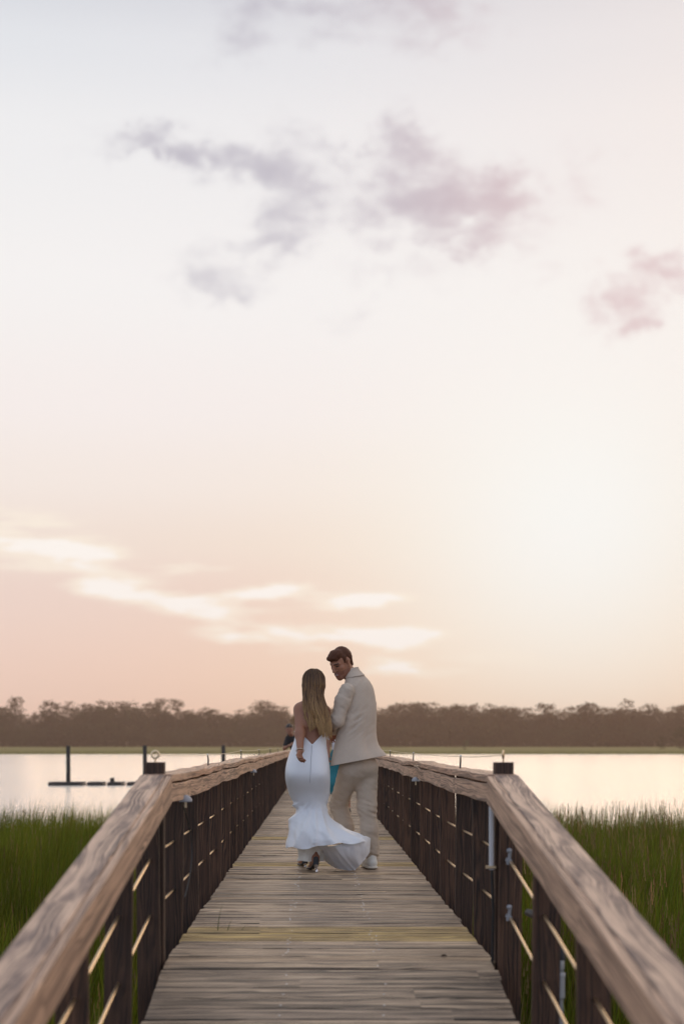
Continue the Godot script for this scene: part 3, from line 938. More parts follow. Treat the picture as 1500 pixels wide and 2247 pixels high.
func make_conduit() -> void:
	var at := W(1221, 2247, 6.0)
	var x := at.x; var z := -6.0
	var t := thing("conduit_pipe", "grey plastic conduit pipe with a coupling, standing outside the railing", "pipe", Vector3(x, 0, z))
	var y1 := W(1216, 2190, 6.0).y; var y2 := W(1216, 2133, 6.0).y; var y3 := W(1216, 2107, 6.0).y
	var mb := MB.new()
	lathe(mb, Vector3.ZERO, Vector3.UP, [Vector2(0.027, WATER - 0.5), Vector2(0.027, y1 - 0.04), Vector2(0.027, y1 + 0.01)], 18)
	part("pipe", mb.mesh(), M.grey_plastic, t)
	var cb := MB.new()
	lathe(cb, Vector3.ZERO, Vector3.UP, [Vector2(0.026, y1), Vector2(0.0325, y1 + 0.001), Vector2(0.033, y1 + 0.006), Vector2(0.033, y2 - 0.022), Vector2(0.035, y2 - 0.018), Vector2(0.035, y2 - 0.004), Vector2(0.03, y2)], 20)
	part("coupling", cb.mesh(), std("pale grey plastic", Color(0.32, 0.33, 0.35), 0.4), t)
	var rb := MB.new()
	lathe(rb, Vector3.ZERO, Vector3.UP, [Vector2(0.028, y2 - 0.002), Vector2(0.029, y2 + 0.012), Vector2(0.031, y2 + 0.014), Vector2(0.031, y3), Vector2(0.0005, y3 + 0.002)], 20)
	part("gland", rb.mesh(), M.grey_plastic, t)
	var fb := MB.new()
	var path := []
	for k in 25:
		var u := k / 24.0
		path.append(Vector3(0.02 - 0.09 * u * u, y3 + 0.16 * sin(u * 1.5), -0.35 * u * u))
	var sc := []
	for k in 25: sc.append(1.0 + 0.06 * (k % 2))
	sweep(fb, path, round_profile(0.017, 10), Vector3(0, 0, 1), sc)
	part("hose", fb.mesh(), M.black, t)
	# white conduit strapped to the post at the turn of the railing
	var xx: float = W(1075, 1800, 6.83).x
	var t2 := thing("conduit_strip", "white plastic conduit strapped upright to the post of the grey railing", "pipe", Vector3(xx, 0, -6.79))
	var top := 0.79; var bot := W(1075, 1908, 6.8).y
	var sb := MB.new()
	sweep(sb, [Vector3(0, bot, 0), Vector3(0, top, 0)], chamfered(0.022, 0.02, 0.005), Vector3(0, 0, 1))
	part("channel", sb.mesh(false), M.white_plastic, t2)
	var kb := MB.new()
	sweep(kb, [Vector3(-0.026, bot + 0.012, 0.002), Vector3(0.02, bot + 0.012, 0.002)], chamfered(0.03, 0.014, 0.004))
	part("strap", kb.mesh(false), M.steel, t2)
	var cc := MB.new()
	sweep(cc, [Vector3(0.002, bot + 0.005, 0), Vector3(0.008, bot - 0.2, 0.01), Vector3(0.0, -0.25, 0.0)], round_profile(0.007, 7), Vector3(0, 0, 1))
	part("cable", cc.mesh(), M.black, t2)

func make_sprig() -> void:
	var at := Vector3(W(478, 2040, 7.95).x, 0.0, -7.95)
	var t := thing("grass_sprig", "thin green grass blades growing up between two deck planks", "grass", at)
	var gm := std("green blade", Color(0.06, 0.085, 0.02), 0.6)
	for a in [[0.0, 0.0, 0.03, 0.155], [0.055, 0.0, 0.025, 0.06], [0.13, -0.01, 0.035, 0.03]]:
		var mb := MB.new()
		var R := []
		for k in 6:
			var u := k / 5.0
			var c := Vector3(a[0] + a[2] * u * u, -0.02 + (a[3] + 0.02) * u, a[1])
			var w := 0.0028 * (1.0 - u * 0.9)
			R.append(PackedVector3Array([c - Vector3(w, 0, 0.001), c + Vector3(0, 0, w * 0.5), c + Vector3(w, 0, -0.001)]))
		mb.rows(R)
		part("blade", mb.mesh(), gm, t)
	var lf := W(973, 2096, 6.93)
	var l := thing("dry_leaf", "small curled dark leaf lying on the planks", "leaf", Vector3(lf.x, deck_y(6.93) + 0.002, -6.93))
	var mb := MB.new()
	var R := []
	for k in 7:
		var u := k / 6.0
		var w := 0.011 * sin(PI * clampf(u, 0.03, 0.97))
		R.append(PackedVector3Array([Vector3(u * 0.05 - 0.025, 0.006 + 0.01 * sin(u * 3.0), -w), Vector3(u * 0.05 - 0.025, 0.002, 0), Vector3(u * 0.05 - 0.025, 0.008 + 0.006 * sin(u * 3.0), w)]))
	mb.rows(R)
	part("blade", mb.mesh(), std("dead leaf", Color(0.05, 0.032, 0.02), 0.8), l)
	l.scale = Vector3(0.6, 0.6, 0.6)

func make_floating_dock() -> void:
	# the float lies on the water, so the waterline gives its distance
	var d := (EYE - WATER) * F / (1723.0 - VY)
	var z := -d
	var x0 := (112.0 - VX) * d / F
	var px := d / F
	var t := thing("floating_dock", "dark low floating dock out on the river between pilings", "dock", Vector3(x0, WATER, z))
	var secs := [[0.0, 72.0], [85.0, 31.0], [129.0, 29.0], [171.0, 60.0], [240.0, 70.0], [318.0, 60.0]]
	var deckb := MB.new()
	for a in secs:
		var mb := MB.new()
		sweep(mb, [Vector3(a[0] * px, 0.10, 0), Vector3((a[0] + a[1]) * px, 0.10, 0)], chamfered(2.2, 0.3, 0.02))
		part("float_section", mb.mesh(false), M.dark, t)
	for k in secs.size() - 1:
		var mb := MB.new()
		sweep(mb, [Vector3((secs[k][0] + secs[k][1]) * px - 0.1, 0.12, 0), Vector3(secs[k + 1][0] * px + 0.1, 0.12, 0)], chamfered(1.2, 0.07, 0.01))
		part("link_plate", mb.mesh(false), std("pale timber", Color(0.5, 0.36, 0.26), 0.8), t)
	var bx := MB.new()
	sweep(bx, [Vector3(130 * px, 0.4, 0), Vector3(139 * px, 0.4, 0)], chamfered(0.3, 0.32, 0.03))
	part("dock_box", bx.mesh(false), M.dark, t)
	for a in [[150.0, 1638.0, "bare piling at the open end of the floating dock"], [318.0, 1637.0, "piling of the floating dock behind the post with the upright ring"], [490.0, 1637.0, "piling past the floating dock, seen over the tan railing"]]:
		var x: float = (a[0] - VX) * d / F
		var top: float = EYE - (a[1] - VY) * d / F
		var p := thing("mooring_piling", a[2], "piling", Vector3(x, WATER - 0.6, z), "pilings of the floating dock")
		var mb := MB.new()
		var h := top - WATER + 0.6
		sweep(mb, [Vector3(0, 0, 0), Vector3(0.01, h * 0.5, 0), Vector3(0, h, 0)], round_profile(0.17, 12), Vector3(0, 0, 1), [1.0, 0.95, 0.9])
		part("shaft", mb.mesh(), M.dark, p)
		var cb := MB.new()
		lathe(cb, Vector3(0, h, 0), Vector3.UP, [Vector2(0.16, -0.06), Vector2(0.165, 0.0), Vector2(0.15, 0.03), Vector2(0.001, 0.06)], 12)
		part("pile_cap", cb.mesh(), M.dark, p)
		var gb := MB.new()
		lathe(gb, Vector3(0, 0.78, 0), Vector3.UP, [Vector2(0.2, -0.05), Vector2(0.27, -0.05), Vector2(0.27, 0.05), Vector2(0.2, 0.05)], 14)
		part("guide_hoop", gb.mesh(), M.rust, p)

# ---------- people ----------
var GB := Vector3.ZERO     # base of the man in the linen suit
var BB := Vector3.ZERO     # base of the woman in the white dress
const GD := 11.9
const BD := 11.75
var fold_a: FastNoiseLite
var fold_b: FastNoiseLite
var head_c := Vector3.ZERO
var head_b := Basis()

func G(px: float, py: float, dz := 0.0) -> Vector3:
	return W(px, py, GD - dz) - GB

func B(px: float, py: float, dz := 0.0) -> Vector3:
	return W(px, py, BD - dz) - BB

func crease(look: String, q: Vector3, n: Vector3) -> float:
	match look:
		"trousers":      # linen bunching in slanting ridges, more at knee and ankle
			var knee := exp(-pow((q.y - 0.5) / 0.16, 2.0)); var ankle := exp(-pow((q.y - 0.14) / 0.12, 2.0)); var seat := exp(-pow((q.y - 0.8) / 0.1, 2.0))
			var r := fold_a.get_noise_3d(q.x * 14.0 + q.y * 6.0, q.y * 52.0 + q.x * 18.0, q.z * 14.0)
			var r2 := fold_b.get_noise_3d(q.x * 34.0, q.y * 16.0, q.z * 34.0)
			return (absf(r) * -1.6 + 0.35) * (0.0014 + 0.010 * knee + 0.012 * ankle + 0.004 * seat) + r2 * 0.003
		"sleeve":
			var r := fold_a.get_noise_3d(q.x * 20.0 + 50.0, q.y * 48.0 + q.x * 30.0, q.z * 20.0)
			return (absf(r) * -1.6 + 0.35) * 0.006
		"shoe":
			return 0.0
		"hair_short":
			var l := head_b.inverse() * (q - head_c)
			return 0.0035 * fold_b.get_noise_3d(l.x * 160.0, l.y * 60.0, l.z * 60.0) + 0.0012 * fold_a.get_noise_3d(l.x * 260.0, l.y * 140.0, l.z * 80.0)
	return 0.0

func tinted(look: String, q: Vector3) -> Color:
	match look:
		"groom":
			var l := head_b.inverse() * (q - head_c)    # x to his left, y up, z forward
			var c := Color(0.34, 0.15, 0.09)
			if absf(l.x) < 0.020 and l.z > 0.05 and absf(l.y + 0.070 - 9.0 * l.x * l.x) < 0.0048: c = Color(0.52, 0.42, 0.38)
			elif absf(l.x) < 0.033 and l.z > 0.05 and absf(l.y + 0.071 - 9.0 * l.x * l.x) < 0.0115: c = Color(0.22, 0.07, 0.055)
			elif absf(absf(l.x) - 0.032) < 0.013 and absf(l.y - 0.004) < 0.006 and l.z > 0.05: c = Color(0.05, 0.03, 0.025)
			elif absf(absf(l.x) - 0.032) < 0.020 and absf(l.y - 0.024) < 0.0055 and l.z > 0.05: c = Color(0.06, 0.033, 0.022)
			elif l.y < -0.045 and l.z > 0.0 and l.y > -0.125: c = c.lerp(Color(0.21, 0.09, 0.06), 0.6)
			return c
		"bride":
			return Color(0.27, 0.115, 0.066)
		"shoe":
			return Color(0.70, 0.68, 0.62) if q.y > 0.026 else Color(0.62, 0.57, 0.48)
	return Color(1, 1, 1)

func head_prims(c: Vector3, b: Basis, female: bool) -> Array:
	# b.x = the head's own left, b.y = up, b.z = forward; half the head height lies at the eyes
	var P := []
	var f := 0.93 if female else 1.0
	var X := b.x; var Y := b.y; var Z := b.z
	P.append(cap(hp(c, b, f, 0, 0.035, -0.022), hp(c, b, f, 0, 0.038, 0.018), 0.079 * f, 0.076 * f, X, 0.93, 0.02))
	P.append(cap(hp(c, b, f, 0, -0.02, 0.03), hp(c, b, f, 0, -0.07, 0.042), 0.062 * f, 0.046 * f, X, 0.98, 0.03))
	for s in [-1, 1]:
		P.append(cap(hp(c, b, f, s * 0.052, -0.045, 0.0), hp(c, b, f, s * 0.018, -0.098, 0.068), 0.024 * f, 0.018 * f, Vector3.ZERO, 1.0, 0.03))   # jaw
		P.append(cap(hp(c, b, f, s * 0.044, -0.022, 0.06), hp(c, b, f, s * 0.036, -0.045, 0.066), 0.020 * f, 0.019 * f, Vector3.ZERO, 1.0, 0.022))  # cheek
		P.append(cap(hp(c, b, f, s * 0.016, 0.022, 0.087), hp(c, b, f, s * 0.048, 0.020, 0.070), 0.010 * f, 0.009 * f, Vector3.ZERO, 1.0, 0.014))   # brow
		P.append(cap(hp(c, b, f, s * 0.078, 0.014, -0.012), hp(c, b, f, s * 0.077, -0.028, -0.002), 0.019 * f, 0.013 * f, X, 0.5, 0.006))            # ear
	P.append(cap(hp(c, b, f, 0, -0.108, 0.074), hp(c, b, f, 0, -0.100, 0.078), 0.020 * f, 0.018 * f, Vector3.ZERO, 1.0, 0.02))                          # chin
	P.append(cap(hp(c, b, f, 0, 0.016, 0.092), hp(c, b, f, 0, -0.030, 0.114), 0.009 * f, 0.013 * f, Vector3.ZERO, 1.0, 0.012))                          # nose
	for s in [-1, 1]:
		P.append(cap(hp(c, b, f, s * 0.010, -0.033, 0.102), hp(c, b, f, s * 0.012, -0.033, 0.098), 0.009 * f, 0.008 * f, Vector3.ZERO, 1.0, 0.008))
		P.append(cap(hp(c, b, f, s * 0.030, 0.002, 0.097), hp(c, b, f, s * 0.036, 0.002, 0.093), 0.012 * f, 0.012 * f, Vector3.ZERO, 1.0, 0.010, true))   # eye socket
		P.append(cap(hp(c, b, f, s * 0.031, 0.003, 0.076), hp(c, b, f, s * 0.031, 0.002, 0.076), 0.0125 * f, 0.0125 * f, Vector3.ZERO, 1.0, 0.003))        # eye
	P.append(cap(hp(c, b, f, -0.022, -0.064, 0.088), hp(c, b, f, 0.022, -0.064, 0.088), 0.009 * f, 0.009 * f, Vector3.ZERO, 1.0, 0.012))
	P.append(cap(hp(c, b, f, -0.020, -0.077, 0.086), hp(c, b, f, 0.020, -0.077, 0.086), 0.009 * f, 0.009 * f, Vector3.ZERO, 1.0, 0.010))
	return P

func hp(c: Vector3, b: Basis, f: float, x: float, y: float, z: float) -> Vector3:
	return c + b * (Vector3(x, y, z) * f)

# a hand: wrist, direction of the fingers, direction out of the palm's back, thumb side (+1 / -1 along side), curl in radians
func hand_prims(wr: Vector3, dir: Vector3, back: Vector3, thumb: float, curl: float, s: float) -> Array:
	var P := []
	dir = dir.normalized()
	var side := dir.cross(back).normalized()
	back = side.cross(dir).normalized()
	for k in 4:
		var o := (k - 1.5) * 0.019 * s
		var root := wr + dir * (0.085 - absf(k - 1.3) * 0.004) * s + side * o
		P.append(cap(wr + side * o * 0.6 + dir * 0.01 * s, root, 0.014 * s, 0.0115 * s, Vector3.ZERO, 1.0, 0.008))
		var l: float = [0.040, 0.046, 0.043, 0.034][k] * s
		var p := root; var a := curl * (0.55 + 0.12 * k)
		for j in 3:
			var d := dir * cos(a) - back * sin(a)
			var q: Vector3 = p + d * l * [1.0, 0.66, 0.5][j]
			P.append(cap(p, q, (0.0098 - 0.0012 * j) * s, (0.0088 - 0.0012 * j) * s, Vector3.ZERO, 1.0, 0.002))
			p = q; a += curl * 0.8
	var t0 := wr + dir * 0.022 * s + side * thumb * 0.022 * s
	var t1 := t0 + (dir * 0.6 + side * thumb * 0.7 - back * 0.35).normalized() * 0.042 * s
	var t2 := t1 + (dir * 0.85 + side * thumb * 0.25 - back * 0.4).normalized() * 0.032 * s
	P.append(cap(t0, t1, 0.014 * s, 0.0105 * s, Vector3.ZERO, 1.0, 0.006)); P.append(cap(t1, t2, 0.0105 * s, 0.0085 * s, Vector3.ZERO, 1.0, 0.002))
	return P

func loft_ring(l: Vector3, r: Vector3, yaw: float, depth: float, zc: float, n: int) -> PackedVector3Array:
	# an ellipse whose outline seen from the deck runs from l to r, turned by yaw
	var out := PackedVector3Array()
	var c := (l + r) / 2; var h := (r.x - l.x) / 2
	var A := h / sqrt(pow(cos(yaw), 2.0) + pow(depth * sin(yaw), 2.0)); var Bd := A * depth
	for k in n:
		var t := TAU * k / n
		var a := A * cos(t); var b := Bd * sin(t)
		var x := a * cos(yaw) + b * sin(yaw); var z := -a * sin(yaw) + b * cos(yaw)
		out.append(Vector3(c.x + x, lerpf(l.y, r.y, 0.5 + 0.5 * clampf(x / h, -1, 1)), c.z + z + zc))
	return out

func smooth_rings(R: Array, sub: int) -> Array:      # Catmull-Rom between rings
	var out := []
	for k in R.size() - 1:
		var a: PackedVector3Array = R[max(k - 1, 0)]; var b: PackedVector3Array = R[k]; var c: PackedVector3Array = R[k + 1]; var d: PackedVector3Array = R[min(k + 2, R.size() - 1)]
		for s in sub:
			var r := PackedVector3Array()
			for q in b.size(): r.append(b[q].cubic_interpolate(c[q], a[q], d[q], float(s) / sub))
			out.append(r)
	out.append(R[-1])
	return out

func centre_of(r: PackedVector3Array) -> Vector3:
	var c := Vector3.ZERO
	for p in r: c += p
	return c / r.size()

func make_groom(linen: Material, linen_trousers: Material) -> void:
	GB = W(787, VY + EYE * F / GD, GD)
	var t := thing("person", "man in a pale linen suit and white sneakers looking down at the bride", "person", GB)
	var yaw := deg_to_rad(38.0)
	var fwd := Vector3(-sin(yaw), 0, -cos(yaw)); var lat := Vector3(cos(yaw), 0, -sin(yaw))
	# --- body: head, neck, trunk, limbs in one figure
	head_c = G(748.5, 1454, 0.02)
	var hy := deg_to_rad(134.0)
	var f0 := Vector3(-sin(hy), 0, -cos(hy))
	var pitch := deg_to_rad(27.0)
	var fz := (f0 * cos(pitch) - Vector3.UP * sin(pitch)).normalized()
	var left := Vector3.UP.cross(fz).normalized()
	var up := fz.cross(left).normalized()
	head_b = Basis(left, up, fz)
	var skin := std("tanned skin", Color(1, 1, 1), 0.5); skin.vertex_color_use_as_albedo = true; skin.subsurf_scatter_enabled = true; skin.subsurf_scatter_strength = 0.06
	M.skin = skin
	var mb := MB.new()
	var hpz := head_prims(head_c, head_b, false)
	var nb := G(776, 1492, -0.01)
	hpz.append(cap(hp(head_c, head_b, 1, 0, -0.05, -0.02), nb, 0.058, 0.062, Vector3.ZERO, 1.0, 0.03))
	nets(mb, hpz, 0.0042, 0.02, "groom")
	var SL := G(758, 1516, 0.12); var SR := G(807, 1522, -0.12); var EL := G(740, 1581, 0.14); var ER := G(808, 1592, -0.22)
	var WL := G(731, 1603, -0.08); var WR := G(775, 1610, -0.40)
	var hip := G(786, 1680, 0.0); var HL := hip - lat * 0.085 - Vector3(0, 0.03, 0); var HR := hip + lat * 0.085 - Vector3(0, 0.03, 0)
	var KL := G(742, 1766, -0.20); var AL := G(767, 1868, -0.18); var KR := G(805, 1772, 0.02); var AR := G(815, 1872, 0.03)
	var body := [cap(nb, G(785, 1560), 0.06, 0.10, fwd, 0.8), cap(G(785, 1560), hip, 0.105, 0.11, fwd, 0.8), cap(SL, SR, 0.035, 0.035), cap(SL, EL, 0.042, 0.036), cap(EL, WL, 0.036, 0.026), cap(SR, ER, 0.042, 0.036), cap(ER, WR, 0.036, 0.026),
		cap(HL, KL, 0.07, 0.05), cap(KL, AL, 0.045, 0.035), cap(HR, KR, 0.07, 0.05), cap(KR, AR, 0.045, 0.035)]
	nets(mb, body, 0.02, 0.04, "groom")
	var hands := hand_prims(WL, (G(727, 1613, -0.2) - WL), Vector3(-0.4, 0.8, 0.4), 1.0, 0.7, 1.0)
	hands.append(cap(WL, WL.lerp(EL, 0.25), 0.026, 0.028))
	nets(mb, hands, 0.0045, 0.006, "groom")
	var hands2 := hand_prims(WR, Vector3(-1, -0.1, -0.2), Vector3(0, 0.8, -0.4), -1.0, 0.7, 1.0)
	hands2.append(cap(WR, WR.lerp(ER, 0.25), 0.026, 0.028))
	nets(mb, hands2, 0.006, 0.006, "groom")
	part("body", mb.mesh(), skin, t)
	# --- hair
	var hb := MB.new()
	var c := head_c; var b := head_b
	var hair := [cap(hp(c, b, 1, 0, 0.052, -0.028), hp(c, b, 1, 0, 0.060, 0.026), 0.078, 0.066, b.x, 0.95, 0.02), cap(hp(c, b, 1, 0, 0.02, -0.05), hp(c, b, 1, 0, -0.035, -0.058), 0.066, 0.045, b.x, 1.0, 0.03),
		cap(hp(c, b, 1, 0.01, 0.098, 0.058), hp(c, b, 1, -0.012, 0.080, 0.098), 0.034, 0.022, b.x, 1.5, 0.025), cap(hp(c, b, 1, 0.03, 0.09, 0.03), hp(c, b, 1, 0.035, 0.075, 0.08), 0.034, 0.018, Vector3.ZERO, 1.0, 0.02),
		cap(hp(c, b, 1, 0.064, 0.05, 0.014), hp(c, b, 1, 0.068, 0.010, 0.026), 0.018, 0.006, Vector3.ZERO, 1.0, 0.02), cap(hp(c, b, 1, -0.064, 0.05, 0.014), hp(c, b, 1, -0.068, 0.010, 0.026), 0.018, 0.006, Vector3.ZERO, 1.0, 0.02),
		cap(hp(c, b, 1, 0.050, 0.03, -0.052), hp(c, b, 1, 0.042, -0.04, -0.058), 0.026, 0.020, Vector3.ZERO, 1.0, 0.02), cap(hp(c, b, 1, -0.050, 0.03, -0.052), hp(c, b, 1, -0.042, -0.04, -0.058), 0.026, 0.020, Vector3.ZERO, 1.0, 0.02)]
	nets(hb, hair, 0.0048, 0.02, "hair_short")
	var hm := std("brown hair", Color(0.085, 0.032, 0.017), 0.6, 0.0, 0.3)
	part("hair", hb.mesh(), hm, t)
	# --- shirt
	var shirt := std("white shirt", Color(0.72, 0.73, 0.78), 0.7)
	var R := []
	for a in [[1494, 757, 1488, 790, 0.0], [1484, 759, 1478, 787, 0.0], [1473, 760, 1467, 783, 0.0], [1469, 759.5, 1464, 782.5, 0.0], [1472, 761, 1467, 781, 0.0], [1480, 762, 1475, 781, 0.0]]:
		R.append(loft_ring(G(a[1], a[0]), G(a[3], a[2]), yaw, 0.85, -0.005, 28))
	var sb := MB.new()
	sb.rows(smooth_rings(R, 3), true)
	part("shirt_collar", sb.mesh(), shirt, t)
	var cb := MB.new()
	var cd := (WL - EL).normalized()
	sweep(cb, [WL - cd * 0.05, WL - cd * 0.01, WL + cd * 0.012], round_profile(0.038, 16), Vector3.UP, [1.0, 1.0, 0.98])
	part("shirt_cuff", cb.mesh(), shirt, t)
	# --- jacket: body of the coat as a loft, sleeves set in at the armholes
	R = []
	for a in [[1471, 762, 1466, 786], [1479, 759, 1473, 791], [1487, 757, 1481, 799], [1496, 756, 1489, 807], [1507, 754, 1500, 815], [1522, 753, 1516, 821], [1545, 750, 1541, 825], [1570, 748, 1568, 826.5], [1595, 743, 1592, 825.5], [1615, 738, 1612, 826], [1635, 734, 1629, 829.5], [1652, 731, 1641, 836], [1668, 728.5, 1650, 844], [1680, 727, 1657, 850]]:
		R.append(loft_ring(G(a[1], a[0]), G(a[3], a[2]), yaw, 0.64, 0.0, 64))
	R = smooth_rings(R, 6)
	var coat := MB.new()
	for j in R.size():
		var ce := centre_of(R[j]); var u := float(j) / (R.size() - 1)
		for k in R[j].size():
			var p: Vector3 = R[j][k]
			var o := (p - ce).normalized()
			# cloth drawn towards the lifted arm, and soft vertical drape below the waist
			var low := smoothstep(0.55, 1.0, u)
			var diag := fold_a.get_noise_3d(p.x * 16.0 + 9.0, p.y * 40.0 - p.x * 34.0, p.z * 10.0)
			var soft := fold_b.get_noise_3d(p.x * 9.0, p.y * 9.0, p.z * 9.0)
			var pull := exp(-pow((p.y - G(770, 1580).y) / 0.12, 2.0)) * smoothstep(0.15, -0.08, p.x)
			var drape := sin(atan2(o.z, o.x) * 5.0 + 1.0) * 0.010 * low
			var seam := -0.004 * exp(-pow((TAU * k / 64.0 - PI / 2) / 0.05, 2.0))
			p += o * ((absf(diag) * -1.7 + 0.4) * (0.0022 + 0.022 * pull) + soft * 0.006 + drape + seam)
			R[j][k] = p
	var rim := PackedVector3Array(); var rim2 := PackedVector3Array()
	var lastc := centre_of(R[-1])
	for p in R[-1]: rim.append(p + (lastc - p).normalized() * 0.007 + Vector3(0, 0.002, 0))
	var inner: PackedVector3Array = R[R.size() - 13]; var ic := centre_of(inner)
	for p in inner: rim2.append(p + (ic - p) * 0.22)
	R.append(rim); R.append(rim2)
	coat.rows(R, true)
	part("jacket", coat.mesh(), linen, t)
	# collar of the coat, folded over
	var kb := MB.new()
	R = []
	for a in [[1489, 756.5, 1481, 800.5], [1481, 758, 1474, 793], [1474, 760, 1468, 788], [1468.5, 760.5, 1463, 786], [1470, 762, 1465, 784]]:
		R.append(loft_ring(G(a[1], a[0]), G(a[3], a[2]), yaw, 0.72, 0.004, 36))
	kb.rows(smooth_rings(R, 3), true)
	part("jacket_collar", kb.mesh(), linen, t)
	for s in 2:
		var sm := MB.new()
		var S: Vector3 = [SL, SR][s]; var E: Vector3 = [EL, ER][s]; var Wr: Vector3 = [WL, WR][s]
		nets(sm, [cap(S + (Vector3(0.012, 0.0, 0) if s == 0 else Vector3(-0.03, 0, 0)), S.lerp(E, 0.35), 0.066, 0.064), cap(S.lerp(E, 0.35), E, 0.064, 0.056), cap(E, Wr - (Wr - E).normalized() * 0.015, 0.057, 0.047)], 0.009, 0.03, "sleeve")
		part("sleeve", sm.mesh(), linen, t)
	# --- trousers
	var tb := MB.new()
	var leg := [cap(hip + Vector3(0, 0.10, 0), hip + Vector3(0, -0.01, 0), 0.145, 0.155, fwd, 0.78), cap(hip - lat * 0.05 + fwd * -0.03 + Vector3(0, -0.02, 0), hip + lat * 0.05 - fwd * 0.03 + Vector3(0, -0.02, 0), 0.09, 0.09),
		cap(HL, KL, 0.098, 0.074), cap(KL, G(757, 1812, -0.17), 0.074, 0.07), cap(G(757, 1812, -0.17), AL, 0.07, 0.064), cap(HR, KR, 0.102, 0.079), cap(KR, G(810, 1820, 0.03), 0.079, 0.071), cap(G(810, 1820, 0.03), AR + Vector3(0, -0.005, 0), 0.071, 0.062)]
	nets(tb, leg, 0.0095, 0.03, "trousers")
	part("trousers", tb.mesh(), linen_trousers, t)
	# --- sneakers
	var white := std("white canvas", Color(1, 1, 1), 0.6); white.vertex_color_use_as_albedo = true
	for s in 2:
		var A: Vector3 = [AL, AR][s]
		var toe: Vector3 = [Vector3(-0.35, 0, -0.93), Vector3(-0.22, 0, -0.97)][s]
		var base := Vector3(A.x, 0, A.z)
		var sh := MB.new()
		nets(sh, [cap(base + Vector3(0, 0.05, 0.03), base + toe * 0.06 + Vector3(0, 0.045, 0), 0.047, 0.047), cap(base + toe * 0.06 + Vector3(0, 0.04, 0), base + toe * 0.19 + Vector3(0, 0.036, 0), 0.044, 0.036), cap(base + Vector3(0, 0.09, 0.02), A + Vector3(0, -0.02, 0), 0.042, 0.045),
			cap(base + Vector3(0, 0.014, 0.035), base + toe * 0.2 + Vector3(0, 0.014, 0), 0.054, 0.044, Vector3.UP, 0.27, 0.004)], 0.007, 0.012, "shoe")
		part("sneaker", sh.mesh(), white, t)

func grid_patch(C: Array, nu: int, nv: int, wave: float, seedv: float) -> Array:
	# C: rows of control points; smooth patch with cloth ripples
	var rowsN := []
	for r in C:
		var out := PackedVector3Array()
		for k in nu + 1:
			var f: float = float(k) / nu * (r.size() - 1); var i := mini(int(f), r.size() - 2)
			out.append(r[i].cubic_interpolate(r[i + 1], r[max(i - 1, 0)], r[min(i + 2, r.size() - 1)], f - i))
		rowsN.append(out)
	var R := []
	for j in nv + 1:
		var f: float = float(j) / nv * (rowsN.size() - 1); var i := mini(int(f), rowsN.size() - 2)
		var out := PackedVector3Array()
		for k in nu + 1:
			var p: Vector3 = rowsN[i][k].cubic_interpolate(rowsN[i + 1][k], rowsN[max(i - 1, 0)][k], rowsN[min(i + 2, rowsN.size() - 1)][k], f - i)
			var u := float(k) / nu; var v := float(j) / nv
			p.z += wave * sin(u * 15.0 + seedv + v * 2.0) * (0.25 + 0.75 * v) + wave * 0.9 * fold_b.get_noise_2d(u * 16.0 + seedv * 20.0, v * 5.0)
			out.append(p)
		R.append(out)
	return R

